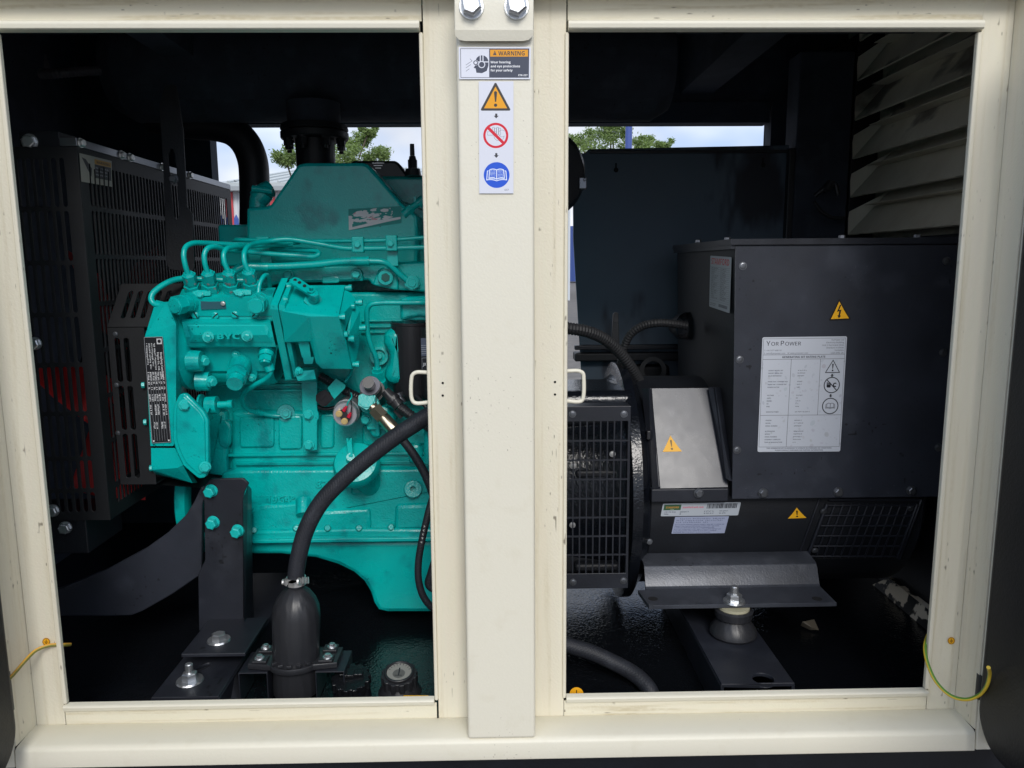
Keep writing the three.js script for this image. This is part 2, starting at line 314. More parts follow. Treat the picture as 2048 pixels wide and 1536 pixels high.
const scrib = (k, x, y, w, h, seed, col) => { const q = rng(seed); k.fillStyle = col; let a = x; while (a < x + w) { const b = h * (.35 + q() * .5); k.fillRect(a, y + h * (.1 + .25 * q()), b * .55, h * (.5 + .35 * q())); a += b * .8 + (q() < .18 ? h * .5 : h * .08); } };

// ---------------------------------------------------------------- the canopy: cream steel enclosure with two door bays
const canopy = thing('generator_canopy', 'cream painted steel generator canopy with two open door bays and stickered middle post', 'generator canopy', [1005, 1500, .02]);
const YB = .752, YT = 1.634;
{
  const c = canopy;
  // recessed jambs, each a folded sheet
  for (const s of [-1, 1]) {
    add('end_jamb', mg(bx(s < 0 ? -.646 : .6065, s < 0 ? -.6065 : .646, .7213, 1.673, -.002, 0, .0008), bx(s < 0 ? -.6065 : .6, s < 0 ? -.6 : .6065, YB + .002, YT - .001, -.004, .004, .002)), M.jamb, c);
    add('door_return', mg(bx(s < 0 ? -.6485 : .6463, s < 0 ? -.6463 : .6485, .7205, 1.673, -.002, .047, .0008)), M.jamb, c);
    add('outer_skin', bx(s < 0 ? -1.05 : .6487, s < 0 ? -.6487 : 1.05, .691, 1.95, .044, .05, .002), M.cream, c);
    add('inner_jamb', mg(bx(s < 0 ? -.087 : .0475, s < 0 ? -.045 : .089, .7213, 1.673, -.002, 0, .0008), bx(s < 0 ? -.092 : .087, s < 0 ? -.087 : .092, YB - .002, YT - .001, -.010, .004, .002)), M.jamb, c);
    add('top_rail', bx(s < 0 ? -.6458 : .0905, s < 0 ? -.0885 : .6458, 1.6465, 1.6732, -.0035, -.0005, .0008), M.jambH, c);
    add('seal_lip', run([[-.004, 1.634], [.009, 1.6345], [.011, 1.638], [.010, 1.6445], [.006, 1.6465], [-.004, 1.6465]], s < 0 ? -.6458 : .0908, s < 0 ? -.0908 : .6035, .0025), M.cream, c);
    add('bottom_rail', bx(s < 0 ? -.606 : .0895, s < 0 ? -.0895 : .606, .716, .744, -.0035, -.0005, .0008), M.jambH, c);
    add('seal_lip', run([[-.006, .744], [.005, .7438], [.0065, .7505], [.004, .7525], [-.006, .7525]], s < 0 ? -.6045 : .0925, s < 0 ? -.0925 : .6045, .0018), M.cream, c);
    for (const y of [0, 1]) add('drill_hole', new THREE.CircleGeometry(.0016, 12), M.hole, c, P(s < 0 ? 885.5 : 1110, (s < 0 ? 766 : 764) + 25 * y, .0006));
  }
  add('sill', run([[-.004, .7165], [.001, .7228], [.0495, .7192, .006], [.052, .6905, .003], [.02, .6905], [.02, .7165]], -.6462, .6462, .002), M.cream, c);
  add('header', mg(bx(-1.05, 1.05, 1.6735, 1.95, -.03, .030, .003)), M.cream, c);
  const pst = add('centre_post', bx(-.0444, .0467, .7205, 1.673, .0006, .050, .0045), M.cream, c);
  // lifting bracket with its two flange bolts
  const br = add('lifting_bracket', mg(ext([[908, -60], [1068, -60], [1067, 62], [909, 62]], .0602, .006, .0012), hull([[909, 60, .0602], [1067, 60, .0602], [909.5, 60, .054], [1066.5, 60, .054], [911, 72, .0585], [1065, 72, .0585], [918, 79.5, .0573], [1058, 79.5, .0573], [930, 82, .057], [1046, 82, .057], [911, 72, .053], [1065, 72, .053], [918, 79.5, .053], [1058, 79.5, .053], [930, 82, .053], [1046, 82, .053]])), M.cream, c);
  for (const [x, y] of [[943, 14], [1033, 14]]) { const b = bolt(br, M.zinc, [x, y, .0602], 20, [0, 0, 1], { washer: 1.22, h: .72, spin: .2 }); }
  // door latch loops
  for (const s of [-1, 1]) {
    const o = s < 0 ? [[858, 745], [832, 745], [825, 750], [822.5, 762], [823, 795], [827, 804], [834, 806.5], [862, 804]] : [[1134, 742], [1158, 742], [1166, 747], [1167.5, 758], [1167, 792], [1164, 801], [1157, 803.5], [1134, 802]];
    add('latch_loop', tube(o.map(([x, y]) => [x, y, -.006]), .0027, 60, 10), M.cream, c);
  }
  // chassis below, floor, roof, ends, far side
  add('base_frame', mg(bx(-1.05, 1.05, .30, .689, -1.0, .038, .006)), M.gloss, c);
  add('floor', bx(-1.02, 1.02, .6891, .6905, -1.0, -.006, 0), M.oily, c);
  add('floor_channel', mg(bx(-.59, -.1, .6906, .728, -.028, -.014, .002), bx(.1, .59, .6906, .728, -.028, -.014, .002)), M.black, c);
  add('roof', bx(-1.05, 1.05, 1.9, 1.93, -1.05, -.031, 0), M.foam, c);
  add('roof_beam', mg(bx(-1.0, 1.0, 1.80, 1.9, -.60, -.55), bx(-.62, -.56, 1.74, 1.9, -.95, -.05), bx(.45, .53, 1.76, 1.9, -.95, -.05)), M.foam, c);
  add('end_wall', bx(-1.05, -1.0, .69, 1.9, -1.0, -.002, 0), M.foam, c);
  add('far_header', mg(bx(-1.0, 1.0, 1.742, 1.9, -1.0, -.96, 0), bx(-.690, .6735, 1.693, 1.742, -1.0, -.95, 0)), M.foam, c);
  add('far_post', mg(bx(-1.0, -.694, .69, 1.742, -1.0, -.955, 0)), M.foam, c);
  add('far_post', mg(bx(.680, 1.0, .69, 1.742, -1.0, -.955, 0), bx(.679, .684, .70, 1.70, -1.004, -1.0, 0)), M.foam, c);
  add('unseen_far_rail', mg(bx(-.694, .0, .69, 1.04, -1.0, -.97, 0), bx(0, .68, .69, .79, -1.0, -.97, 0)), M.foam, c);
  // louvred end wall on the alternator side
  const lw = add('louvre_wall', mg(bx(.80, .86, .69, 1.40, -.95, -.01, .002), bx(.80, .86, 1.39, 1.85, -.95, -.77, .002)), M.blackDeep, c);
  const soot = std({ map: rep(tex(512, (u, v) => { let q = mix3(creamC, [.80, .77, .70], tf(u, v, 8, 8, 301, 5)); return mix3(q, [.34, .32, .30], .7 * sstep(.58, .78, tf(u, v, 4, 6, 305, 5))); }), .35), roughness: .75 });
  add('louvre_back', bx(.862, .9, .69, 1.9, -1.0, -.002, 0), soot, c);
  for (let i = 0; i < 6; i++) {
    const y = 1.415 + i * .0835;
    add('louvre_slat', mg(hull([[0, 0, 0]].map(() => V(.80, y, -.765)).concat([V(.80, y, -.02), V(.855, y + .088, -.02), V(.855, y + .088, -.70), V(.803, y - .002, -.765), V(.803, y - .002, -.02), V(.858, y + .086, -.02), V(.858, y + .086, -.70)])), hull([V(.801, y + .001, -.766), V(.855, y + .089, -.701), V(.801, y + .05, -.772), V(.81, y + .001, -.768), V(.858, y + .05, -.77)])), soot, c);
    if (i < 5) add('slat_fold', bx(.803, .853, y + .0605, y + .0622, -.70, -.02, .0005), soot, c);
  }
  add('floor_rail', hull([V(.798, .690, -.50), V(.798, .690, -.03), V(.775, .690, -.50), V(.775, .690, -.03), V(.798, .722, -.46), V(.798, .722, -.03), V(.786, .722, -.46), V(.786, .722, -.03)]), std({ map: rep(tex(256, (u, v) => mix3([.78, .74, .66], [.06, .06, .06], sstep(.50, .58, tf(u, v, 7, 7, 311, 5)))), .16), roughness: .6 }), c);

  // doors standing open on both sides: cream skin, black lining with a rolled edge
  for (const s of [-1, 1]) {
    const d = add('door', mg(bx(s < 0 ? -.69 : .656, s < 0 ? -.656 : .69, .705, 1.665, .054, .66, .004)), M.cream, c);
    const w = .56, h = .930, sh = new THREE.Shape(), r = .055;
    sh.moveTo(r, 0); sh.lineTo(w - r, 0); sh.absarc(w - r, r, r, -Math.PI / 2, 0); sh.lineTo(w, h - r); sh.absarc(w - r, h - r, r, 0, Math.PI / 2); sh.lineTo(r, h); sh.absarc(r, h - r, r, Math.PI / 2, Math.PI); sh.lineTo(0, r); sh.absarc(r, r, r, Math.PI, Math.PI * 1.5);
    let g = crease(new THREE.ExtrudeGeometry(sh, { depth: .004, bevelEnabled: true, bevelSize: .012, bevelThickness: .010, bevelOffset: -.012, bevelSegments: 5, curveSegments: 10 }), .5);
    g.rotateY(s < 0 ? -Math.PI / 2 : -Math.PI / 2); g.scale(1, 1, 1);
    g.translate(s < 0 ? -.637 : .6475, s < 0 ? .714 : .716, s < 0 ? .064 : .064);
    add('door_lining', g, M.blackDeep, d);
    add('hinge', mg(cyl(V(s * .6505, s < 0 ? .772 : .765, .045), V(s * .6505, s < 0 ? .826 : .80, .045), .0055), cyl(V(s * .6505, 1.50, .045), V(s * .6505, 1.55, .045), .0055)), M.plastic, d);
  }
  // print on the middle post and frame
  const st = .0508;
  add('warning_sticker', quadGeo(P(917, 94, st), P(1062, 94, st), P(1061, 159, st), P(918, 159, st)), printMat(1024, 460, (k, w, h) => {
    rr(k, 2, 2, w - 4, h - 4, 14); k.fillStyle = '#dcdfea'; k.fill(); k.strokeStyle = '#343a4d'; k.lineWidth = 7; k.strokeRect(28, 26, w - 56, h - 52);
    k.fillStyle = '#3a4154'; k.fillRect(432, 26, w - 460, h - 52); k.fillStyle = '#e39a08'; k.fillRect(446, 40, w - 488, 98);
    triSign(k, 512, 52, 52, 66, '#2f3443', '#e39a08', 0); txt(k, 'WARNING', 562, 122, 'bold 84px sans-serif', '#2f3038', 'left', 380);
    txt(k, 'Wear hearing', 452, 232, 'bold 44px sans-serif', '#f0f1f4'); txt(k, 'and eye protections', 452, 290, 'bold 44px sans-serif', '#f0f1f4'); txt(k, 'for your safety', 452, 348, 'bold 44px sans-serif', '#f0f1f4'); txt(k, 'ETK-237', w - 44, h - 46, 'bold 36px sans-serif', '#f0f1f4', 'right');
    const n = '#3a4154'; k.fillStyle = n; k.beginPath(); k.ellipse(330, 215, 92, 95, 0, Math.PI, 2 * Math.PI); k.fill(); poly(k, [[238, 215], [422, 215], [420, 270], [398, 340], [330, 372], [250, 366], [240, 306], [212, 298], [238, 250]]); k.fill();
    k.fillStyle = '#dcdfea'; k.fillRect(300, 118, 14, 110); k.fillRect(338, 118, 14, 110); k.fillRect(232, 206, 190, 14); k.beginPath(); k.arc(326, 250, 50, 0, 7); k.fill(); k.fillStyle = n; k.beginPath(); k.arc(326, 250, 38, 0, 7); k.fill();
    k.fillStyle = '#dcdfea'; k.beginPath(); k.arc(240, 224, 38, 0, 7); k.fill(); k.strokeStyle = n; k.lineWidth = 12; k.beginPath(); k.arc(240, 224, 27, 0, 7); k.stroke();
    k.lineWidth = 5; for (const [a, b, e, f] of [[100, 258, 190, 200], [190, 200, 160, 168], [100, 298, 170, 250], [100, 346, 150, 310]]) { k.beginPath(); k.moveTo(a, b); k.lineTo(e, f); k.stroke(); }
  }), pst);
  add('instruction_sticker', quadGeo(P(957.5, 163, st), P(1027, 163, st), P(1027, 387, st), P(958.5, 387, st)), printMat(448, 1440, (k, w, h) => {
    k.fillStyle = '#d9dce7'; k.fillRect(0, 0, w, h); triSign(k, w / 2 - 8, 34, 350, 322, '#e9a000', '#33312f', 30);
    arrow(k, w / 2, 408, 62, '#33343a'); arrow(k, w / 2, 915, 62, '#33343a');
    k.strokeStyle = '#8d93a1'; k.lineWidth = 5; k.strokeRect(112, 640, 110, 44); k.beginPath(); k.arc(260, 690, 66, 0, Math.PI); k.stroke(); for (let i = 0; i < 4; i++) { k.strokeRect(176 + i * 27, 584 + (i % 2) * 10, 22, 90); } k.beginPath(); k.arc(298, 662, 44, .8, 5.6); k.stroke();
    k.strokeStyle = '#d2062a'; k.lineWidth = 30; k.beginPath(); k.arc(w / 2 - 6, 688, 148, 0, 7); k.stroke(); k.lineWidth = 38; k.beginPath(); k.moveTo(w / 2 - 108, 586); k.lineTo(w / 2 + 98, 790); k.stroke();
    k.fillStyle = '#0050cf'; k.beginPath(); k.arc(w / 2 + 4, 1200, 168, 0, 7); k.fill(); book(k, w / 2 + 4, 1196, 240, '#dfe6f4', null, 12); for (let i = 0; i < 7; i++) for (const s of [-1, 1]) scrib(k, w / 2 + 4 + (s < 0 ? -86 : 16), 1136 + i * 17, 70, 13, 60 + i + s, '#dfe6f4');
    txt(k, '037', w - 62, h - 34, '34px sans-serif', '#4b505c', 'right');
  }), pst);
  const earth = (lw) => printMat(128, 128, (k) => { k.fillStyle = '#e6a512'; k.beginPath(); k.arc(64, 64, 62, 0, 7); k.fill(); k.strokeStyle = '#2b2408'; k.lineWidth = 6; if (lw) { k.beginPath(); k.arc(64, 64, 54, 0, 7); k.stroke(); } k.lineWidth = 8; for (const [x, y, a] of [[64, 22, 0]]) { k.beginPath(); k.moveTo(64, 26); k.lineTo(64, 66); k.stroke(); } for (const [y, q] of [[66, 30], [80, 20], [94, 10]]) { k.beginPath(); k.moveTo(64 - q, y); k.lineTo(64 + q, y); k.stroke(); } });
  const em = earth(1), em2 = earth(0);
  const disc = (x, y, z, r) => quadGeo(P(x - r, y - r, z), P(x + r, y - r, z), P(x + r, y + r, z), P(x - r, y + r, z));
  add('earth_sticker', disc(93, 1283, .0005, 8), em, c); add('earth_sticker', disc(1902, 1281, .0005, 7.5), em, c); add('earth_sticker', disc(1153, 1388, -.0135, 14.5), em2, c);
  add('yellow_label', quadGeo(P(808, 1390, -.0135), P(857, 1390, -.0135), P(859, 1406, -.0135), P(793, 1406, -.0135)), printMat(64, 32, (k, w, h) => { k.fillStyle = '#d8a41a'; k.fillRect(0, 0, w, h); k.fillStyle = '#4a4020'; k.fillRect(4, 14, w - 30, 4); }), c);
}
// earth wires to the doors: green and yellow stripes
const wireMat = std({ map: rep(tex(64, (u, v) => (v < .42 ? [.36, .55, .18] : [.86, .74, .22])), 1, 2 * Math.PI * .0023), roughness: .45 });
const wireMat2 = std({ map: rep(tex(64, (u, v) => (v < .3 ? [.52, .50, .20] : [.88, .66, .24])), 1, 2 * Math.PI * .0023), roughness: .45 });
solo('earth_wire', tube([[1856, 1270, -.02], [1851, 1285, -.006], [1850, 1302, .006], [1857, 1332, .02], [1874, 1366, .035], [1901, 1391, .05], [1930, 1399, .062], [1955, 1392, .072], [1972, 1374, .085], [1979, 1350, .095], [1977, 1335, .112]], .0024, 90), wireMat, 'green and yellow earth wire looping from right jamb to right door lining', 'earth wire');
solo('earth_wire', tube([[140, 1289, -.02], [124, 1289.5, -.003], [98, 1291, .006], [72, 1301, .015], [50, 1322, .03], [26, 1350, .045], [2, 1374, .06], [-30, 1400, .07]], .0024, 60), wireMat2, 'yellow earth wire crossing the left jamb towards the left door', 'earth wire');

// ---------------------------------------------------------------- the diesel engine
const font = await new FontLoader().loadAsync('fonts/droid/droid_sans_bold.typeface.json');
function raised(s, x, y, z, hpx, depth, sx = 1) { const g = new TextGeometry(s, { font, size: hpx * PX(z), depth, curveSegments: 4, bevelEnabled: true, bevelThickness: .0004, bevelSize: .0003, bevelSegments: 1 }); g.scale(sx, 1, 1); const p = P(x, y, z); g.translate(p.x, p.y, z - .0004); return g; }
const engine = thing('diesel_engine', 'teal painted diesel engine with fuel pump and pipes behind the left door bay', 'engine', [700, 1225, -.45]);
{
  const e = engine, T = M.teal, C = M.tealCast, zb = -.36;
  // cylinder block: stacked castings, ribs, bosses
  const block = add('cylinder_block', mg(
    ext([[408, 800], [425, 640], [520, 585], [1080, 585], [1080, 1082], [440, 1082], [430, 900]], zb, .30, .006, .01),
    ext([[405, 832], [432, 822], [452, 822], [455, 955], [412, 950]], zb + .017, .03, .008, .008), ext([[462, 822], [500, 820], [640, 824], [1080, 828], [1080, 1070], [466, 1072], [460, 960]], zb + .012, .03, .008, .008),   // lower half stands proud
    ext([[440, 946], [470, 938], [1080, 934], [1080, 1066], [452, 1070]], zb + .022, .03, .008, .008),
    ext([[455, 908], [1080, 902], [1080, 908.5], [455, 915]], zb + .019, .02, .003, .002),
    ext([[470, 924], [1080, 918], [1080, 926], [470, 932]], zb + .020, .02, .003, .003),
    ext([[432, 850], [450, 838], [462, 850], [460, 888], [452, 900], [436, 892]], zb + .018, .02, .004, .006),
    ext([[520, 1010], [582, 1006], [612, 1000], [640, 1022], [740, 1016], [742, 1062], [500, 1066], [500, 1020]], zb + .030, .03, .007, .01),
    ext([[790, 1010], [850, 1008], [1080, 1006], [1080, 1058], [788, 1062]], zb + .030, .03, .007, .01),
    ext([[440, 1064], [700, 1058], [1080, 1060], [1080, 1082], [440, 1086]], zb + .035, .04, .004, .004)), C, e);
  for (const [x0, y0, x1, y1] of [[478, 834, 548, 896], [556, 832, 604, 900], [640, 828, 668, 898], [724, 850, 796, 892], [810, 845, 862, 890]]) add('cast_panel', ext([[x0, y0], [x1, y0 - 1], [x1, y1 - 1], [x0, y1]], zb + .0165, .008, .0035, .008), C, block);
  for (const [x, y] of [[508, 1060], [592, 1056], [655, 1056], [718, 1056], [782, 1054]]) add('cast_lug', lathe([x, y, zb + .02], [x, y, zb + .040], [[.0065, 0], [.0062, .7], [.0045, 1], [0, 1]], 14), C, block);
  add('oil_gallery_boss', turned([607, 1000, zb + .02], [607, 1030, zb + .038], [[0, .014], [1, .013]]), C, block);
  add('drain_boss', mg(lathe([826, 978, zb + .02], [826, 978, zb + .034], [[.0165, 0], [.0158, .8], [.0148, 1], [.0052, 1], [.0052, .2], [0, .2]], 24)), C, block);
  add('casting_number', mg(raised('19G4°', 533, 1005, zb + .0222, 14, .003, 1.1), raised('87', 631, 975, zb + .0222, 14, .0025, 1.25)), C, block);
  add('number_frame', mg(pb(513, 992, 585, 993, zb + .0228, .002, .0003), pb(513, 1011, 585, 1012, zb + .0228, .002, .0003)), C, block);
  for (const y of [745, 757, 768, 779]) add('block_rib', pb(500, y, 640, y + 4.5, zb + .010, .016, .0015), C, block);
  for (const y of [640, 652, 663]) add('block_rib', pb(722, y, 806, y + 3.6, zb + .006, .012, .0012), C, block);
  add('oil_cooler_cover', mg(ext([[767, 664], [784, 656], [812, 655], [812, 768], [790, 772], [774, 768], [767, 758], [767, 745], [776, 725], [776, 705], [764, 690]], zb + .042, .045, .016, .012), ext([[788, 768], [806, 768], [804, 800], [790, 800]], zb + .024, .02, .005, .004)), T, e);
  add('core_plug', mg(lathe([758, 712, zb], [758, 712, zb + .012], [[.016, 0], [.016, 1], [.0115, 1], [.0105, .3], [.006, .4], [.005, 1.2], [0, 1.2]], 24)), T, e);
  // sump
  add('oil_pan', mg(ext([[452, 1084], [1080, 1080], [1080, 1226], [775, 1226], [756, 1222], [747, 1208], [740, 1186], [727, 1164], [706, 1146], [676, 1131], [632, 1118], [560, 1110], [500, 1110], [452, 1112]], zb + .018, .36, .009, 0), pb(448, 1076, 1080, 1084, zb + .040, .05, .002)), T, e);
  // intake manifold flange and cylinder head above the block
  const man = add('intake_manifold', mg(ext([[398, 552], [470, 540], [540, 533], [690, 530], [850, 522], [1080, 520], [1080, 585], [850, 584], [797, 580], [744, 570], [738, 560], [700, 563], [560, 566], [470, 590], [400, 590]], -.342, .09, .004, .005),
    ext([[744, 570], [757, 538], [771, 532], [786, 538], [797, 560], [797, 581]], -.336, .01, .003, .006), ext([[703, 562], [704, 540], [713, 534], [724, 540], [727, 562]], -.337, .01, .003, .004),
    ext([[644, 553], [676, 552], [680, 562], [676, 566], [644, 567]], -.339, .008, .002, .003), pb(500, 538, 690, 552, -.345, .006, .002), pb(400, 560, 480, 584, -.334, .03, .004)), C, e);
  add('cylinder_head', mg(pb(480, 470, 1080, 545, -.44, .22, .006), pb(400, 545, 1080, 665, -.47, .2, .004)), C, e);
  add('plug_ring', mg(turned([771, 555, -.337], [771, 555, -.324], [[0, .0135], [1, .0125]]), lathe([771, 555, -.324], [771, 555, -.3235], [[.0075, 0], [.0075, 1]], 6)), T, man);
  add('plug_socket', lathe([771, 555, -.3232], [771, 555, -.3226], [[.0078, 0], [.0072, 1], [0, 1]], 6), std({ color: new THREE.Color().setRGB(.006, .10, .09), roughness: .6 }), man);
  for (const [x, y, R] of [[577, 549, 8], [713, 548, 8.5], [460, 564, 7]]) bolt(man, M.tealBolt, [x, y, -.336], R);
  // charge air housing: trapezoid cast cover
  const cah = add('charge_air_housing', mg(ext([[492, 526], [492.5, 415], [534, 412], [541, 409], [595, 329], [607, 325.5], [727, 325], [737, 329], [806, 409], [834, 431], [836, 470], [834, 528]], -.385, .11, .006, .006)), T, e);
  add('torn_sticker', quadGeo([697, 418, -.385], [803, 412, -.385], [803, 446, -.385], [698, 461, -.385], .0006), printMat(512, 220, (k, w, h) => {
    k.clearRect(0, 0, w, h); const q = rng(5); k.fillStyle = '#1f918c'; k.fillRect(0, 0, w, h);
    for (let i = 0; i < 70; i++) { const x = q() * w * .72, y = 20 + q() * h * .7, r = 12 + q() * 34, p = []; for (let j = 0; j < 7; j++) { const a = j / 7 * 6.28, s = r * (.4 + q() * .8); p.push([x + Math.cos(a) * s * 1.3, y + Math.sin(a) * s * .55]); } poly(k, p); k.fillStyle = q() < .66 ? '#e2dfe3' : (q() < .55 ? '#1f918c' : '#d3a0a8'); k.fill(); }
    k.fillStyle = '#dcdadf'; poly(k, [[0, 70], [30, 72], [34, 190], [150, 176], [260, 150], [w - 8, 138], [w - 8, 166], [250, 196], [60, 214], [0, 216]]); k.fill();
    for (let i = 0; i < 7; i++) { k.fillStyle = '#d5d0d5'; const x = w * .72 + q() * w * .1, y = 10 + q() * 110; poly(k, [[x, y], [x + 12, y + 4], [x + 4, y + 26]]); k.fill(); }
  }, { roughness: .6 }), cah);
  add('manifold_box', mg(pb(437, 449, 500, 533, -.46, .10, .005)), T, e);
  add('valve_cover', mg(ext([[735, 352], [850, 352], [1080, 356], [1080, 520], [690, 520], [690, 352]], -.53, .14, .006, .004)), T, e);
  add('rocker_cap', mg(ext([[700, 326], [706, 321], [790, 321], [798, 326], [812, 346], [838, 349], [850, 356], [700, 356]], -.56, .08, .005, .004)), M.plastic, e);
  add('vent_fin', mg(...[[325, 0], [330, 3], [335, 6]].map(([y, o]) => pb(744 + o, y, 768 - o, y + 2, -.556, .003, .0003))), M.steel, e);
  add('air_temperature_sensor', turned([826, 352, -.52], [824, 288, -.52], [[0, .016], [.22, .014], [.24, .0098, 'hex'], [.5, .0098, 'hex'], [.5, .0075], [.62, .006], [.64, .0048], [1, .0042]]), M.plastic, e);
  // coolant stub with clamp at the left of the housing
  add('coolant_stub', tube([[516, 420, -.43], [517, 400, -.43], [524, 386, -.43], [540, 378, -.44]], .0155, 20, 16), T, e);
  add('stub_clamp', mg(turned([517, 399, -.43], [529, 384, -.43], [[0, .0185], [1, .0185]]), tube([[505, 377, -.41], [545, 382, -.41]], .006, 6, 10)), M.tealCast, e);
  add('bleed_valve', mg(turned([838, 404, -.39], [806, 430, -.385], [[0, .006], [.45, .006], [.45, .009, 'hex'], [.7, .009, 'hex'], [.7, .0075], [1, .0075]]), pb(828, 392, 833, 412, -.385, .003, .001), turned([848, 398, -.39], [836, 408, -.39], [[0, .0085], [1, .0085]])), T, e);

  // gear case at the engine's front
  const gear = add('gear_case', mg(
    hull([[290, 672, -.20], [312, 640, -.205], [312, 600, -.215], [333, 605, -.205], [352, 648, -.198], [352, 882, -.205], [346, 892, -.205], [301, 892, -.205], [290, 672, -.27], [313, 600, -.28], [365, 640, -.27], [370, 890, -.27], [301, 892, -.27]]),
    hull([[302, 896, -.205], [350, 896, -.205], [354, 936, -.205], [303, 940, -.205], [302, 896, -.29], [395, 965, -.29], [309, 946, -.22], [316, 950, -.26], [385, 966, -.23], [366, 930, -.205]]),
    hull([[345, 640, -.215], [360, 612, -.25], [362, 800, -.25], [350, 880, -.215], [345, 640, -.36], [372, 590, -.36], [372, 800, -.36], [360, 860, -.30]]),
    hull([[350, 812, -.2085], [368, 792, -.2085], [404, 824, -.2085], [414, 840, -.2085], [416, 928, -.2085], [408, 953, -.2085], [366, 930, -.2085], [350, 885, -.2085], [350, 812, -.34], [404, 824, -.34], [420, 930, -.34], [408, 955, -.34], [366, 935, -.34]])), T, e);
  add('gear_cover', mg(ext([[346, 815], [359, 788], [370, 787], [406, 822], [415, 838], [417, 930], [411, 955], [398, 958], [366, 932], [352, 902], [345, 880]], -.196, .012, .002, .004), ext([[352, 816], [363, 794], [369, 793], [401, 825], [409, 840], [411, 925], [405, 947], [398, 950], [371, 926], [358, 898], [352, 878]], -.1935, .004, .0018, .004)), T, e);
  for (const [x, y] of [[369, 810], [410, 934]]) bolt(gear, M.tealBolt, [x, y, -.193], 9, [.45, 0, 1]);
  for (const [x, y] of [[287, 770], [291, 844], [303, 936]]) bolt(gear, M.tealBolt, [x + 2, y, -.215], 6, [-1, 0, .3], { washer: 0 });
  add('cast_mark', raised('A', 384, 862, -.1934, 9, .0014), T, gear);
  add('data_plate', quadGeo([288.5, 674, -.1975], [326, 673, -.1975], [343, 884, -.2042], [304.5, 886, -.2042], .0016), printMat(220, 1200, (k, w, h) => {
    k.fillStyle = '#1b1d22'; k.fillRect(0, 0, w, h); k.strokeStyle = '#a8abb0'; k.lineWidth = 4; k.strokeRect(3, 3, w - 6, h - 6);
    k.save(); k.translate(w, 0); k.rotate(Math.PI / 2);               // lettering runs down the plate
    txt(k, 'Dongfeng Cummins', 170, 44, 'bold 30px sans-serif', '#e8e9ea'); txt(k, 'Engine Co., Ltd.', 170, 80, 'bold 28px sans-serif', '#e8e9ea');
    for (let i = 0; i < 4; i++) scrib(k, 70, 92 + i * 30, 290 - 40 * (i % 2), 22, 400 + i, '#d4d6d8');
    k.fillStyle = '#d4d6d8'; k.fillRect(20, 14, 62, 60); k.fillStyle = '#1b1d22'; k.beginPath(); k.arc(50, 44, 20, 0, 7); k.fill();
    for (let i = 0; i < 7; i++) { const y = 12 + i * 29; k.fillStyle = '#9a9da2'; k.fillRect(385, y + 25, 790, 3); for (const [x, l] of [[390, 90], [500, 26], [560, 26], [640, 80], [760, 120], [960, 70]]) if (x < 700 || (i + x / 40) % 3 > .8) scrib(k, x, y, l, 24, i * 31 + x, '#e2e3e5'); }
    k.restore();
    for (const x of [24, w - 24]) { k.fillStyle = '#e6e6e6'; k.beginPath(); k.arc(x, h - 24, 10, 0, 7); k.fill(); }
  }, { metalness: .2 }), gear);
  add('damper_ring', mg(lathe(P(398, 980, -.42), P(420, 980, -.42), [[.113, 0], [.115, .1], [.115, .9], [.111, 1], [.09, 1], [.09, 0]], 48)), T, e);

  // injection pump, leaning towards the door
  const pump = add('injection_pump', mg(
    hull([[352, 604, -.262], [365, 578, -.262], [552, 575, -.265], [552, 575, -.30], [365, 578, -.30], [390, 597, -.222], [545, 592, -.222], [386, 632, -.232], [552, 632, -.232], [360, 640, -.30], [560, 640, -.30]]),
    hull([[384, 628, -.234], [552, 628, -.234], [384, 642, -.234], [552, 642, -.234], [384, 628, -.3], [552, 642, -.3]]),
    hull([[375, 690, -.25], [556, 690, -.25], [380, 742, -.262], [548, 742, -.262], [375, 690, -.33], [556, 690, -.33], [390, 770, -.30], [540, 770, -.30]]),
    lathe([392, 728, -.30], [556, 728, -.30], [[.030, 0], [.034, .05], [.034, .95], [.03, 1]], 28)), T, e);
  add('pump_flange', mg(lathe([374, 690, -.285], [402, 690, -.285], [[.068, 0], [.072, .06], [.074, .2], [.074, .5], [.070, .58], [.060, .9], [.050, 1], [0, 1]], 40),
    turned([378, 722, -.240], [404, 722, -.240], [[0, .018], [1, .0165]]), turned([394, 762, -.256], [420, 762, -.258], [[0, .017], [1, .0155]])), T, pump);
  add('pump_cover', mg(hull([[363, 638, -.229], [540, 638, -.229], [364, 645, -.217], [541, 645, -.217], [374, 692, -.232], [376, 695, -.236], [552, 694, -.232], [552, 694, -.25], [376, 695, -.25], [363, 638, -.25], [540, 638, -.25], [372, 674, -.222], [547, 674, -.222]]), hull([[376, 652, -.2165], [528, 652, -.2165], [388, 670, -.218], [534, 670, -.218], [370, 645, -.22], [540, 645, -.22], [380, 684, -.226], [545, 684, -.226]])), T, pump);
  add('pump_lettering', mg(raised('BYC', 433, 678, -.2155, 10.5, .0025, 1.75)), T, pump);
  for (const [x, y] of [[417, 675], [495, 673]]) { add('screw_pad', turned([x - 1, y - 1, -.219], [x - 1, y - 1, -.2135], [[0, .0095], [1, .0085]]), T, pump); bolt(pump, M.tealBolt, [x, y, -.2135], 7.5, [0, -.35, 1], { washer: 0, h: .6 }); }
  for (const [x, y] of [[391, 630], [430.5, 631], [470, 629], [509, 629]]) { const s = add('slotted_screw', mg(lathe(V(0, 0, 0), V(0, 0, .004), [[.0058, 0], [.0056, .7], [.004, 1], [0, 1]], 16)), T, pump, P(x, y, -.2315), [0, -.1, 1]); add('slot', new THREE.BoxGeometry(.0105, .0016, .0008), M.hole, pump, P(x, y, -.2272), [0, -.1, 1], .6 + x); }
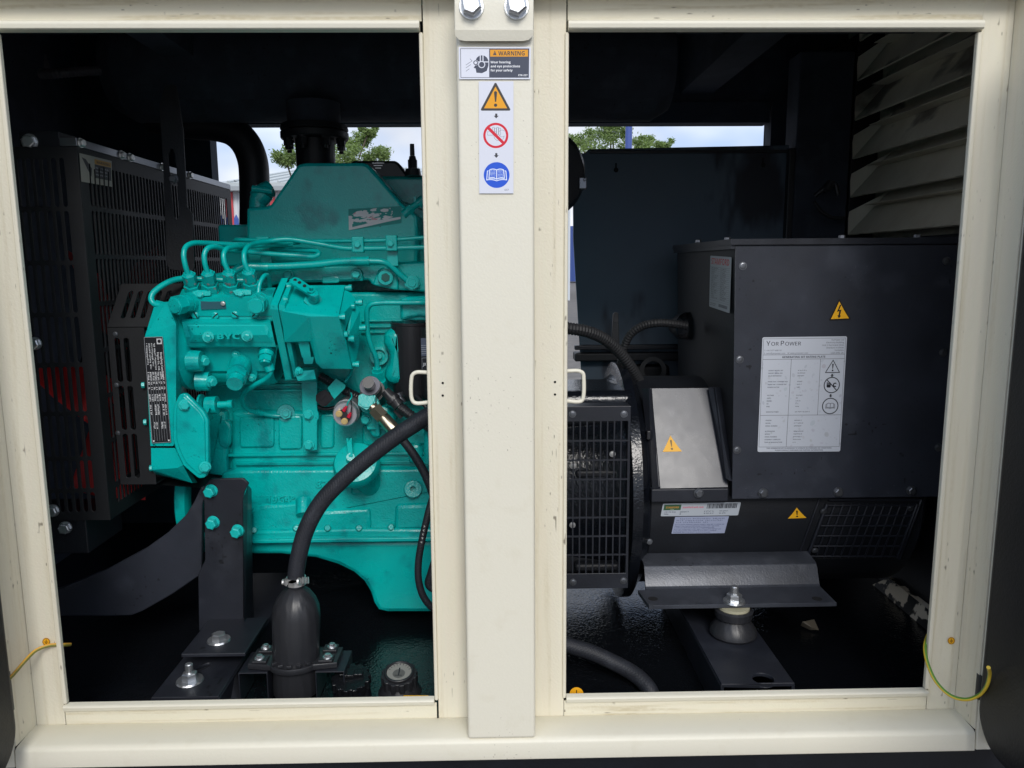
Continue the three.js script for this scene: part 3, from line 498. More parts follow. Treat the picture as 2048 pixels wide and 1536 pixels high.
  add('pump_plate', slab([[402, 602, -.2255], [451, 600, -.2255], [453, 617, -.228], [403, 619, -.228]], .0012).translate(0, 0, .002), std({ color: new THREE.Color().setRGB(.035, .12, .15), roughness: .35 }), pump);
  screw(pump, M.steel, [446, 607, -.2225], 3.5);
  // delivery valves and their pipes
  const HP = [[[389, 590], [376.5, 546]], [[424, 589], [415.5, 543]], [[465, 588], [457, 542]], [[506, 585], [496.5, 540]]];
  for (const [a, b] of HP) {
    const A = P(a[0], a[1], -.2455), B = P(b[0], b[1], -.2185);
    const dv = add('delivery_valve', turned(A, B, [[-.15, .0125], [.02, .0125], [.02, .0105], [.08, .0105], [.08, .0122], [.22, .0122], [.24, .0128, 'hex'], [.47, .0125, 'hex'], [.47, .0088], [.58, .0088], [.58, .0108, 'hex'], [.93, .0106, 'hex'], [.93, .0085], [1.0, .0062]]), M.tealChip, pump);
  }
  for (const [x, y] of [[401, 588], [482, 586]]) { add('valve_clamp', mg(hull([[x - 17, y - 4, -.226], [x - 6, y - 8, -.228], [x + 6, y - 8, -.228], [x + 20, y - 6, -.226], [x + 20, y + 3, -.224], [x - 10, y + 5, -.224], [x - 17, y - 4, -.236], [x + 20, y - 6, -.236], [x + 20, y + 3, -.236]])), T, pump); bolt(pump, M.tealBolt, [x, y + 2, -.2225], 6, [0, .25, 1], { washer: 1.1, h: .6 }); }
  const pipeG = [
    [[376, 548, -.219], [370.5, 530, -.214], [367.5, 510, -.214], [371, 495, -.22], [383, 487, -.23], [410, 486, -.25], [465, 489, -.28], [530, 490, -.31], [585, 489, -.325]],
    [[415, 545, -.219], [409.5, 525, -.214], [409, 508, -.215], [415, 497, -.22], [428, 493, -.23], [449, 498.5, -.25], [500, 504, -.28], [560, 509, -.30], [600, 511.5, -.305], [628, 513, -.305], [638, 508, -.305], [634, 502.5, -.31], [618, 500.5, -.315], [537, 498, -.33]],
    [[457, 544, -.219], [449, 525, -.215], [447.5, 509, -.217], [453, 498, -.225], [465, 494, -.24], [500, 491.5, -.28], [550, 489, -.305], [575, 486, -.32], [600, 484, -.33]],
    [[496.5, 542, -.219], [489, 524, -.216], [488.5, 507, -.22], [495, 494, -.235], [510, 487, -.26], [538, 482, -.285], [576, 478.5, -.295], [610, 483, -.30], [650, 490, -.305], [690, 496.5, -.305], [730, 497, -.306], [790, 496, -.306], [860, 494.5, -.307], [960, 494, -.31]]];
  for (const p of pipeG) add('fuel_pipe', tube(p, .0041, 110, 12), T, e);
  add('fuel_pipe', tube([[468, 482, -.345], [474, 479.5, -.335], [495, 480, -.33], [600, 482.5, -.322], [703, 482, -.31], [780, 480, -.308], [850, 475, -.308], [960, 474, -.31]], .0034, 80, 10), T, e);
  add('return_pipe', tube([[344, 611, -.212], [325, 611, -.213], [309, 608, -.214], [302.5, 599, -.216], [305, 588, -.22], [320, 574, -.23], [345, 561, -.245], [365, 557, -.255], [400, 558, -.26], [450, 560, -.268], [490, 561, -.275]], .0046, 80, 12), T, e);
  add('return_pipe', tube([[516, 605, -.222], [517, 585, -.23], [520, 566, -.235], [528, 552, -.245], [535, 551, -.26], [539, 562, -.28], [540, 575, -.29]], .0035, 40, 10), T, e);
  const bj = (n, a, b, R) => add(n, turned(a, b, [[0, R * 1.05], [.25, R * 1.05], [.25, R * .85], [.3, R * .85], [.3, R * .98], [.55, R * .98], [.55, R, 'hex'], [.95, R, 'hex'], [.95, R * .8], [1, R * .75]]), T, pump);
  bj('banjo_bolt', [384, 603, -.232], [348, 612, -.196], .0148); bj('banjo_bolt', [523, 600, -.238], [511, 613, -.198], .0142);
  add('banjo_bolt', turned([348, 610, -.213], [328, 611, -.213], [[0, .006], [1, .0055]]), T, pump);
  // feed pump below
  add('feed_pump', mg(hull([[457, 716, -.258], [470, 700, -.252], [484, 706, -.252], [515, 745, -.262], [514, 756, -.264], [500, 760, -.264], [456, 752, -.262], [452, 735, -.26], [470, 700, -.28], [515, 755, -.28], [456, 752, -.28]]),
    turned([482, 728, -.258], [469, 768, -.205], [[0, .0175], [.45, .0165], [.45, .0135], [.52, .0135], [.52, .0165, 'hex'], [.78, .0165, 'hex'], [.78, .0132], [1, .0125]])), T, pump);
  for (const [x, y] of [[472, 708], [504, 755]]) bolt(pump, M.tealBolt, [x, y, -.252], 6.5, [0, -.4, 1]);
  for (const [x, y] of [[407, 722], [422, 763]]) bolt(pump, M.tealBolt, [x, y, -.244], 9, [1, -.15, .7]);
  add('overflow_valve', mg(turned([534, 698, -.246], [530, 728, -.226], [[0, .012], [.2, .012], [.2, .0095], [.3, .0095], [.3, .0125], [.55, .012], [.55, .0105, 'hex'], [.9, .0105, 'hex'], [.9, .008], [1, .007]]), turned([536, 730, -.24], [541, 742, -.24], [[0, .0085], [1, .0075]])), T, pump);
  add('drain_pipe', tube([[538, 734, -.24], [541, 745, -.24], [534, 756, -.245], [510, 770, -.255], [490, 784, -.27], [484.5, 798, -.285], [489, 812, -.30], [500, 821, -.315], [520, 826, -.33], [545, 831, -.34], [562, 832, -.343], [570, 829, -.344]], .0042, 70, 12), T, e);
  add('pipe_nut', mg(turned([512, 823, -.324], [524, 827, -.332], [[0, .0055], [1, .0055]]), turned([572, 826, -.355], [571, 827, -.330], [[0, .016], [.4, .015], [.4, .0105, 'hex'], [.85, .0105, 'hex'], [.85, .006], [1, .0055]])), T, e);
  // governor: flange pair, case, end cover, throttle lever
  const gov = add('governor_flange', mg(slab([[540.5, 612, -.198], [548, 612, -.196], [582, 758, -.262], [571, 760, -.262]], .01), hull([[541, 609, -.197], [563, 556, -.258], [576, 556, -.258], [555, 611, -.197], [541, 618, -.198], [556, 620, -.198], [571, 762, -.265], [584, 760, -.265], [571, 762, -.285], [584, 760, -.285], [563, 556, -.28], [576, 556, -.28]]),
    hull([[558, 609, -.199], [580, 558, -.256], [588, 558, -.256], [569, 611, -.199], [558, 620, -.2], [570, 622, -.2], [588, 755, -.264], [594, 752, -.264], [588, 755, -.28], [594, 752, -.28], [588, 558, -.28]])), T, e);
  const gcase = add('governor_case', mg(
    hull([[577, 571, -.262], [690, 570, -.262], [563, 622, -.196], [606, 623, -.196], [620, 633, -.190], [677, 633, -.190], [569, 684, -.222], [619, 684, -.222], [674, 680, -.214], [620, 684, -.222], [577, 571, -.3], [692, 571, -.3], [590, 690, -.3], [674, 690, -.29]]),
    hull([[606, 624, -.1965], [620, 634, -.1905], [677, 634, -.1905], [620, 684, -.223], [632, 726, -.236], [644, 737, -.240], [704, 738, -.242], [674, 680, -.213], [692, 680, -.216], [632, 726, -.29], [704, 738, -.29], [700, 640, -.28], [690, 576, -.27]]),
    hull([[596, 684, -.228], [618, 684, -.228], [622, 715, -.238], [604, 715, -.238], [596, 684, -.28], [622, 715, -.28]]), hull([[606, 714, -.238], [628, 714, -.238], [625, 728, -.242], [608, 728, -.242], [606, 714, -.27], [625, 728, -.27]])), T, gov);
  add('governor_end_cover', mg(hull([[678, 636, -.196], [691, 571, -.262], [698, 600, -.25], [712, 600, -.25], [688, 668, -.212], [676, 677, -.212], [698, 600, -.29], [712, 600, -.29]]), hull([[705, 606, -.242], [714, 602, -.25], [720, 622, -.25], [718, 690, -.252], [710, 734, -.254], [704, 738, -.252], [690, 680, -.222], [698, 668, -.225], [705, 606, -.30], [720, 622, -.30], [718, 690, -.30], [706, 738, -.29]])), T, gov);
  for (const [x, y, z] of [[691, 576, -.255], [678, 634, -.198], [712, 605, -.248], [697, 613, -.238], [719, 656, -.245], [683, 669, -.214], [696, 678, -.222], [706, 729, -.246]]) add('cover_screw', turned([x, y, z], [x + 13, y - .5, z], [[0, .0042], [.5, .0042], [.5, .0055], [1, .0052]], 12), T, gov);
  for (const [x, y, z] of [[573, 574, -.248], [566, 600, -.218]]) add('flange_screw', turned([x, y, z + .006], [x + 9, y - 1, z + .004], [[0, .0072], [.7, .007], [.7, .004], [1, .004]], 14), T, gov);
  add('shaft_nut', turned([624, 606, -.226], [630, 586, -.200], [[0, .0145, 'hex'], [.35, .0145, 'hex'], [.35, .0088], [.45, .0072], [.5, .0088], [.6, .0072], [.7, .0085], [.85, .007], [1, .007]]), T, gov);
  { const L = slab([[581, 559, -.226], [588, 554, -.232], [597, 555.5, -.232], [636, 583, -.208], [637, 590, -.2], [630, 594, -.197], [623, 592, -.197], [581, 565, -.22]], .004); add('throttle_lever', L, T, gov);
    for (const [x, y, z] of [[590, 560, -.2262], [599, 565, -.2213], [609, 571.5, -.2153]]) add('lever_hole', new THREE.CircleGeometry(.0028, 14), M.hole, gov, P(x, y, z + .0012), [0, .7, 1]); add('lever_pin', turned([621, 586, -.206], [622, 574, -.198], [[0, .0055], [.5, .0055], [.5, .003], [1, .003]]), T, gov); }
  // bracket strap under the governor
  add('support_strap', mg(ext([[602, 735], [634, 733], [634, 822], [637, 826], [637, 838], [634, 842], [634, 900], [607, 905]], -.315, .006, .001, .002), hull([[588, 744, -.245], [628, 740, -.245], [632, 758, -.25], [596, 762, -.245], [588, 744, -.25], [634, 736, -.32], [602, 738, -.32], [634, 764, -.32]])), T, e);
  for (const [x, y] of [[617, 829], [618, 890]]) bolt(e, M.tealBolt, [x, y, -.314], 9, [0, 0, 1], { washer: 1.25, h: .6 });
  bolt(e, M.tealBolt, [597, 742, -.244], 6.5, [1, 0, .6]);
  // low pressure hose on the manifold, clamps on the pipe runs
  add('braided_hose', mg(tube([[466, 546, -.29], [472, 540, -.295], [488, 533, -.30], [515, 533.5, -.305], [560, 533, -.308], [600, 531, -.31], [640, 528, -.31], [680, 523.5, -.31], [738, 522, -.31]], .0062, 60, 14), turned([499, 533.5, -.302], [537, 534, -.307], [[0, .0076], [1, .0076]]), turned([703, 522.5, -.31], [739, 522, -.31], [[0, .0073], [.9, .0073], [.9, .0082], [1, .0082]]), tube([[736, 522, -.31], [766, 524, -.312], [782, 532, -.316], [800, 549, -.322], [816, 562, -.326]], .005, 30, 12)), T, e);
  add('banjo_bolt', mg(turned([824, 566, -.338], [824, 566, -.318], [[0, .0135], [.5, .013], [.5, .0115, 'hex'], [.9, .0115, 'hex'], [.9, .007], [1, .0065]])), T, e);
  for (const [x0, y0, x1, y1, bx_, by] of [[703, 473, 727, 505, 715, 489], [771, 470, 794, 502, 781, 487]]) { const cl = add('pipe_clamp', pb(x0, y0, x1, y1, -.2985, .016, .002), T, e); bolt(cl, M.tealBolt, [bx_, by, -.298], 6.5, [0, 0, 1], { washer: 1.1, h: .5 }); }
  add('clamp_strap', mg(pb(774, 500, 796, 532, -.312, .004, .001), pb(521, 506, 543, 530, -.33, .004, .001), pb(512, 473, 538, 507, -.325, .012, .002)), T, e);
  // oil filter, its head and the pipe in front
  add('filter_head', mg(ext([[799, 598], [812, 594], [1000, 592], [1000, 622], [858, 640], [842, 634], [800, 641]], -.30, .10, .006, .006), ext([[800, 628], [870, 616], [1000, 616], [1000, 645], [802, 640]], -.305, .09, .004, .004)), C, e);
  add('oil_filter', mg(lathe([824, 642, -.345], [828, 795, -.352], [[.036, 0], [.0375, .01], [.0375, .03], [.0365, .04], [.0365, .9], [.034, .95], [.028, 1], [0, 1]], 36)), M.plastic, e);
  add('oil_filter', mg(lathe([880, 652, -.315], [884, 800, -.32], [[.033, 0], [.034, .02], [.034, .9], [.030, .97], [.022, 1], [0, 1]], 36)), M.plastic, e);
  add('filter_label', quadGeo([842, 676, -.286], [862, 676, -.283], [864, 740, -.286], [844, 742, -.289], .001), printMat(128, 320, (k, w, h) => { k.fillStyle = '#5a6377'; k.fillRect(0, 0, w, h * .55); k.fillStyle = '#1c1e26'; k.fillRect(0, h * .55, w, h * .45); k.fillStyle = '#c9ced8'; for (let i = 0; i < 5; i++) k.fillRect(0, 70 + i * 20, w, 3); k.fillRect(4, h * .6, 3, h * .35); k.fillRect(4, h * .6, w, 3); txt(k, 'JX 0', 18, h * .84, 'bold 40px sans-serif', '#e6e9ee'); }), e);
  add('oil_pipe', tube([[862, 604, -.30], [845, 605, -.29], [800, 605.5, -.29], [758, 606, -.29], [742, 609, -.29], [735, 618, -.292], [734, 640, -.296], [736, 670, -.302], [743, 694, -.306], [751, 712, -.31], [754, 730, -.312], [754, 748, -.314]], .0043, 80, 12), T, e);
  add('pipe_fitting', turned([754, 736, -.312], [757, 790, -.33], [[0, .008, 'hex'], [.12, .008, 'hex'], [.12, .0105, 'hex'], [.45, .0105, 'hex'], [.45, .014], [1, .013]]), T, e);
  // lift pump area
  add('lift_pump', mg(hull([[722, 775, -.33], [760, 775, -.33], [768, 835, -.33], [730, 838, -.33], [722, 775, -.36], [768, 835, -.36]]), ext([[720, 826], [732, 815], [770, 812], [790, 826], [790, 846], [775, 870], [762, 878], [748, 876], [738, 866]], -.312, .03, .005, .008), pb(751, 835, 759, 873, -.300, .015, .002), pb(734, 853, 782, 859, -.304, .01, .001)), T, e);
  bolt(e, M.tealBolt, [732, 839, -.311], 8.5, [0, 0, 1], { washer: 1.3 });
  add('primer_button', mg(turned([750, 792, -.33], [738, 768, -.270], [[0, .022], [.45, .021], [.45, .0175], [.8, .0172]]), turned([741, 774, -.284], [736, 765, -.255], [[0, .0175], [.15, .0176], [.15, .0095], [.95, .0095], [1, .0085]])), M.plastic, e);
  add('primer_washer', lathe([740, 772, -.279], [739.6, 771.2, -.2775], [[.0172, 0], [.0172, 1], [0, 1]], 28), std({ color: new THREE.Color().setRGB(.16, .16, .19), metalness: .5, roughness: .35 }), e);
  add('banjo_bolt', turned([742, 812, -.31], [733, 800, -.268], [[0, .017], [.3, .017], [.3, .0145], [.4, .0145], [.4, .017], [.5, .0165], [.55, .0165, 'hex'], [.95, .0162, 'hex'], [.95, .013], [1, .0125]]), T, e);
  add('fitting_elbow', turned([738, 806, -.285], [756, 824, -.282], [[0, .009], [1, .0078]]), T, e);
  const sol = add('stop_solenoid', lathe([700, 815, -.335], [690, 829, -.270], [[.0205, 0], [.0205, .62], [.0222, .64], [.0222, .7], [.0205, .72], [.0205, .97], [.019, 1], [0, 1]], 32), std({ color: new THREE.Color().setRGB(.55, .55, .58), metalness: .7, roughness: .28 }), e);
  add('terminal_block', mg(hull([[676, 822, -.2685], [688, 817, -.2685], [702, 838, -.2685], [694, 848, -.2685], [684, 846, -.2685], [676, 822, -.262], [688, 817, -.262], [702, 838, -.262], [694, 848, -.262], [684, 846, -.262]])), M.plastic, sol);
  for (const [x, y] of [[678.5, 827], [689.5, 842]]) add('brass_terminal', turned([x, y, -.2685], [x - 1, y + 1, -.256], [[0, .0058], [.7, .0056], [.7, .0042], [.98, .0042], [1, .0018]], 16), M.brass, sol);
  add('red_boot', mg(turned([687, 822, -.262], [694, 812, -.262], [[0, .0032], [.6, .0032], [.6, .0022], [1, .002]]), turned([697, 835, -.262], [702, 825, -.262], [[0, .0034], [.6, .0034], [.6, .0022], [1, .002]])), std({ color: new THREE.Color().setRGB(.55, .01, .04), roughness: .4 }), sol);
  add('terminal_wire', mg(tube([[693, 813, -.262], [697, 803, -.26], [703, 795, -.265], [702, 786, -.285]], .0012, 24, 8)), T, sol);
  add('terminal_wire', tube([[702, 826, -.262], [703, 812, -.262], [701, 798, -.275], [698, 780, -.30]], .0011, 24, 8), M.plastic, sol);
  // oil filler cap with lever, dipstick socket, neck
  add('filler_neck', mg(lathe([742, 968, zb], [716, 935, -.302], [[.026, 0], [.025, .3], [.022, .5], [.022, 1]], 30), ext([[700, 978], [752, 960], [755, 974], [748, 986], [720, 992], [702, 992]], zb + .028, .02, .005, .006)), C, e);
  const cap = add('filler_cap', lathe([716, 936, -.318], [710, 922, -.292], [[.0375, 0], [.0405, .2], [.0405, .55], [.036, .85], [.012, 1], [0, 1]], 40), T, e);
  add('cap_lever', mg(hull([[693, 880, -.296], [703, 880, -.296], [697, 914, -.275], [706, 913, -.275], [693, 880, -.302], [703, 880, -.302], [697, 916, -.284], [706, 914, -.284]]), turned([701, 920, -.292], [701, 914, -.276], [[0, .0075], [1, .007]]), pb(692, 877, 697, 884, -.293, .008, .001), pb(699, 877, 704, 884, -.293, .008, .001)), T, cap);
  add('dipstick_boss', mg(turned([856, 925, -.30], [856, 850, -.30], [[0, .011], [.15, .011], [.15, .007], [1, .0065]]), ext([[815, 900], [825, 888], [840, 890], [846, 902], [845, 920], [818, 930]], zb + .03, .03, .006, .008)), C, e);
  add('shutoff_spindle', turned([402, 812, -.262], [466, 808, -.262], [[0, .020], [.06, .020], [.06, .0105], [.12, .0145], [.18, .015], [.52, .015], [.54, .006], [.85, .006], [.85, .0072], [1, .0072]], 20), T, e);
  add('engine_lug', mg(hull([[397, 818, -.24], [420, 814, -.24], [428, 838, -.30], [408, 842, -.24], [397, 818, -.3]])), T, e);
}

// ---------------------------------------------------------------- the alternator
const alternator = thing('alternator', 'black alternator with rating plate and bolted terminal box in the right door bay', 'alternator', [1600, 1130, -.40]);
{
  const a = alternator, B = M.black, yc = .935, zc = -.47, R = .20;
  const onCase = (px, py) => { // point on the casing cylinder under a sight line
    const d = P(px, py, 0).sub(camera.position).normalize(), o = camera.position, A = d.y * d.y + d.z * d.z, b = 2 * ((o.y - yc) * d.y + (o.z - zc) * d.z), c = (o.y - yc) ** 2 + (o.z - zc) ** 2 - R * R, D = Math.max(0, b * b - 4 * A * c);
    return o.clone().addScaledVector(d, (-b - Math.sqrt(D)) / (2 * A));
  };
  const X = (px, y, z) => P(px, 1000, z).x;
  const x0 = X(1298, 0, -.27), x1 = X(1860, 0, -.27);
  const cas = add('casing', mg(lathe(V(x0, yc, zc), V(x1, yc, zc), [[0, 0], [R - .004, 0], [R, .01], [R, .98], [R - .01, 1], [0, 1]], 96)), M.blackDeep, a);
  // bell ring between engine and alternator, flywheel housing
  add('adaptor_ring', mg(lathe(V(X(1258, 0, -.27), yc, zc), V(X(1300, 0, -.27), yc, zc), [[.12, 0], [.222, 0], [.228, .08], [.228, .55], [.222, .65], [.206, .9], [.203, 1], [.1, 1]], 96)), M.gloss, a);
  const fly = add('flywheel_housing', mg(lathe(V(X(1010, 0, -.3), yc, zc), V(X(1262, 0, -.3), yc, zc), [[.18, 0], [.225, 0], [.226, .08], [.19, .12], [.185, .3], [.195, .9], [.21, 1], [.1, 1]], 80), bx(X(1080, 0, -.35), X(1268, 0, -.35), 1.06, 1.13, -.5, -.33, .02)), M.gloss, a);
  // guard with a mesh of bars in front of the coupling
  const g0 = P(1262, 812, -.215), g1 = P(1262, 1176, -.215), gl = X(1112, 0, -.215);
  { const s = shapeOf([V(gl, g1.y, 0), V(g0.x, g1.y, 0), V(g0.x, g0.y, 0), V(gl, g0.y, 0)]), i0 = P(1256, 842, -.215), i1 = P(1256, 1146, -.215); s.holes.push(new THREE.Path([V(gl + .006, i1.y, 0), V(gl + .006, i0.y, 0), V(i0.x, i0.y, 0), V(i0.x, i1.y, 0)]));
    const gd = add('coupling_guard', mg(extr(s, -.215, .0022, .0006), bx(g0.x - .0015, g0.x, g1.y, g0.y, -.245, -.2165, .0005), bx(gl, g0.x, g0.y - .0015, g0.y, -.25, -.2165, .0005), bx(gl, g0.x, g1.y, g1.y + .0015, -.245, -.2165, .0005)), B, a);
    const bars = []; for (let x = i0.x - .0106; x > gl; x -= .0111) bars.push(bx(x - .0011, x + .0011, i1.y - .001, i0.y + .001, -.2172, -.2152, 0)); for (let i = 1; i < 8; i++) { const y = lerp(i0.y, i1.y, i / 8); bars.push(bx(gl, i0.x + .001, y - .0013, y + .0013, -.2175, -.2149, 0)); }
    add('guard_bars', mg(bars), B, gd).userData.kind = 'stuff';
    for (const [x, y] of [[1248, 828], [1247, 1161], [1146, 1164], [1145, 828]]) screw(gd, M.darkZinc, [x, y, -.2148], 6);
    add('coupling_disc', mg(bx(X(1110, 0, -.3), X(1250, 0, -.3), .80, 1.0, -.36, -.31, .01), ...[0, 1, 2].map(i => bx(X(1150, 0, -.29) + .0, X(1240, 0, -.29), .985 - i * .085, 1.0 - i * .085, -.31, -.285, .006))), M.blackDeep, gd);
    for (const [x, y] of [[1146, 932], [1145, 1050], [1225, 908]]) screw(gd, M.steel, [x, y, -.275], 5);
  }
  // sloping air cover, catching the sky
  const cov = add('sloping_cover', mg(slab([[1304, 777, -.345], [1418, 776, -.345], [1456, 974, -.262], [1318, 977, -.262]], .004)), std({ map: rep(tex(512, (u, v) => mix3(mix3([.22, .235, .275], [.18, .195, .23], tf(u, v, 5, 12, 501, 5)), [.28, .295, .33], .5 * sstep(.58, .82, tf(u, v, 10, 10, 505, 5)))), .22), roughness: .33, roughnessMap: rep(roughT, .12) }), a);
  add('cover_edge', mg(slab([[1283, 778, -.348], [1297, 777, -.330], [1316, 978, -.256], [1305, 983, -.262]], .006), tube([[1301, 777, -.342], [1318, 974, -.258]], .0022, 4, 8)), B, cov);
  add('cover_edge', mg(slab([[1420, 774, -.342], [1430, 774, -.325], [1461, 962, -.250], [1452, 957, -.256]], .012), slab([[1416, 775, -.336], [1426, 775, -.330], [1456, 955, -.255], [1449, 955, -.262]], .006)), B, cov);
  add('cover_clip', pb(1294, 862, 1302, 880, -.292, .012, .002), M.plastic, cov);
  const tri = (o) => printMat(256, 230, (k, w, h) => { k.lineJoin = 'round'; triSign(k, w / 2, 14, w - 24, h - 26, '#eeb11c', o.c ?? '#6d5214', o.lw ?? 0, !o.bolt); if (o.bolt) { k.fillStyle = '#161616'; poly(k, [[136, 62], [96, 138], [124, 132], [112, 176], [100, 172], [116, 208], [142, 178], [130, 178], [150, 116], [120, 122], [150, 70]]); k.fill(); } }, { roughness: .5 });
  const S = (x, y) => { const t = (y - 777) / 198; return [x, y, lerp(-.345, -.262, t)]; };
  add('caution_sticker', quadGeo(S(1322, 869), S(1358, 869), S(1366, 905), S(1323, 906), .0012), tri({}), cov);
  // lower ledge under the box, with the serial plates
  add('ledge', mg(pb(1303, 978, 1457, 1004, -.256, .06, .002)), B, cas);
  // terminal box
  const zb = -.25, tb = add('terminal_box', mg(
    hull([[1470, 488, zb - .002], [1912, 486, zb - .002], [1466, 998, zb - .002], [1912, 990, zb - .002]].flatMap(p => { const q = pv(p); return [q, V(q.x, q.y, zb - .40)]; }))), M.blackDeep, a);
  const top = add('box_lid', mg(hull([[1462, 478, zb + .004], [1925, 474, zb + .004], [1462, 489.5, zb + .004], [1925, 487, zb + .004]].flatMap(p => { const q = pv(p); return [q, V(q.x, q.y, zb - .41)]; }))), B, tb);
  const fp = add('front_panel', ext([[1471, 491], [1915, 489], [1915, 993], [1464, 998]], zb, .0025, .0008, .002), M.panel, tb);
  for (const [x, y] of [[1485.5, 532], [1479, 719], [1474, 900], [1893, 522], [1886, 705], [1877, 895]]) screw(fp, M.darkZinc, [x, y, zb], 6.5);
  for (const [x, y] of [[1526, 986], [1676, 984], [1822, 981]]) bolt(fp, M.darkZinc, [x, y, zb], 8.5, [0, 0, 1], { washer: 1.25, h: .6 });
  bolt(cas, M.darkZinc, [1397, 986, -.256], 8.5, [0, 0, 1], { washer: 1.25, h: .6 });
  for (const [x, y, z] of [[1397, 483, zb - .22], [1455, 478, zb - .1], [1684, 474, zb - .03], [1835, 473, zb - .02]]) { const q = P(x, y, z); const t = P(1462, 478, zb + .004).y; add('lid_bolt', boltGeo(.0055, 1.3, .8), M.darkZinc, top, V(q.x, t + .0002, q.z), [0, 1, 0], .2); }
  add('high_voltage_sticker', quadGeo([1658, 597, zb], [1698, 597, zb], [1702, 640, zb], [1657, 642, zb]), tri({ bolt: 1, c: '#15120a', lw: 14 }), fp);
  add('rating_plate', quadGeo([1524, 674, zb], [1694, 672, zb], [1680, 903, zb], [1514, 904, zb], .0012), printMat(1020, 1400, (k, w, h) => {
    rr(k, 2, 2, w - 4, h - 4, 22); k.fillStyle = '#c3c8d2'; k.fill();
    const q = rng(31); for (let i = 0; i < 260; i++) { k.fillStyle = `rgba(${90 + q() * 40},${90 + q() * 40},${100 + q() * 40},${.05 + q() * .12})`; const x = q() * w, y = 240 + q() * (h - 300), r = 2 + q() * q() * 26; k.beginPath(); k.ellipse(x, y, r, r * (.4 + q()), q() * 3, 0, 7); k.fill(); }
    const ink = '#3b3f4a'; k.strokeStyle = ink; k.lineWidth = 3; k.strokeRect(18, 22, w - 36, h - 86); k.lineWidth = 4;
    const ln = (x, y, X, Y) => { k.beginPath(); k.moveTo(x, y); k.lineTo(X, Y); k.stroke(); };
    ln(18, 214, w - 18, 214); ln(18, 268, w - 18, 268); ln(w * .355, 268, w * .345, h - 66); ln(w * .70, 268, w * .70, 946); ln(18, 946, w - 18, 946);
    k.save(); k.scale(1.18, 1); txt(k, 'Y', 44, 104, '78px sans-serif', '#23262e'); txt(k, 'OR', 92, 104, '60px sans-serif', '#23262e'); txt(k, 'P', 184, 104, '78px sans-serif', '#23262e'); txt(k, 'OWER', 234, 104, '60px sans-serif', '#23262e'); k.restore();
    txt(k, 'T: +44 1977 688155', 30, 170, '24px sans-serif', '#4b505c'); txt(k, 'E: sales@yorpower.com    W: www.yorpower.com', 30, 204, '24px sans-serif', '#4b505c');
    ['YorPower Ltd', 'Electricity Building', 'Unit 2 Hurricane Close', 'Sherburn in Elmet', 'Yorkshire', 'LS25 6PB, UK'].forEach((s, i) => txt(k, s, w - 34, 52 + i * 31, '26px sans-serif', '#4b505c', 'right'));
    txt(k, 'GENERATING SET RATING PLATE', w / 2, 254, 'bold 34px sans-serif', '#2c2f38', 'center', 560);
    const rows = [[410, 'GENSET MODEL NO'], [442, 'GENSET SERIAL NO'], [474, 'SALES REFERENCE'], [544, 'PRIME kVA / STANDBY kVA'], [578, 'PRIME kW / STANDBY kW'], [612, 'POWER FACTOR'], [710, 'VOLTAGE'], [744, 'AMPS'], [778, 'PHASE'], [812, 'HZ'], [846, 'RPM'], [912, 'MANUFACTURED'], [1016, 'ENGINE'], [1050, 'MODEL'], [1084, 'SERIAL NUMBER'], [1150, 'ALTERNATOR'], [1184, 'MODEL'], [1218, 'SERIAL NUMBER'], [1252, 'ASSEMBLY COMPLETE'], [1286, 'YEAR OF MANUFACTURE']];
    rows.forEach(([y, s], i) => { txt(k, s, 92 - i * .6, y, 'bold 19px sans-serif', '#565b66', 'left', 240); scrib(k, w * .44 - i, y - 15, [100, 84, 80, 56, 56, 26, 74, 20, 60, 20, 40, 170, 92, 110, 84, 116, 104, 104, 96, 40][i], 15, 90 + i, '#5d626d'); });
    txt(k, 'THIS GENERATOR SET IS DESIGNED TO OPERATE IN STANDARD ISO CONDITIONS', w / 2, h - 40, 'bold 21px sans-serif', '#555a66', 'center', 920); txt(k, 'PLEASE CONSULT YORPOWER FOR FURTHER INFORMATION', w / 2, h - 14, 'bold 21px sans-serif', '#555a66', 'center', 700);
    const cx = w * .85; triSign(k, cx, 285, 170, 148, '#c3c8d2', '#22242b', 9); arrow(k, cx - 3, 450, 40, '#22242b'); k.strokeStyle = '#22242b'; k.lineWidth = 11;
    k.beginPath(); k.arc(cx, 584, 92, 0, 7); k.stroke(); k.fillStyle = '#22242b'; for (let i = 0; i < 4; i++) { rr(k, cx - 62 + i * 13, 548 + (i % 2) * 6, 10, 44, 4); k.fill(); } rr(k, cx - 62, 580, 50, 34, 12); k.fill(); k.lineWidth = 14; k.beginPath(); k.arc(cx + 40, 582, 20, .9, 5.4); k.stroke(); k.lineWidth = 11; ln(cx - 62, 520, cx + 62, 648);
    arrow(k, cx - 6, 694, 40, '#22242b'); k.beginPath(); k.arc(cx - 4, 838, 94, 0, 7); k.stroke(); book(k, cx - 4, 836, 104, '#33363f', null, 5);
  }, { roughness: .34 }), fp);
  // left side of the box: nameplate, cable gland
  const xs = P(1470, 488, zb - .002).x - .0006, W = (px, py) => PW(px, py, xs);
  add('lid_flange', hull([[1462, 489, zb + .002], [1462, 498, zb + .002]].flatMap(p => { const q = pv(p); return [V(xs - .006, q.y, zb), V(xs, q.y, zb), V(xs - .006, q.y, zb - .41), V(xs, q.y, zb - .41)]; })), B, tb);
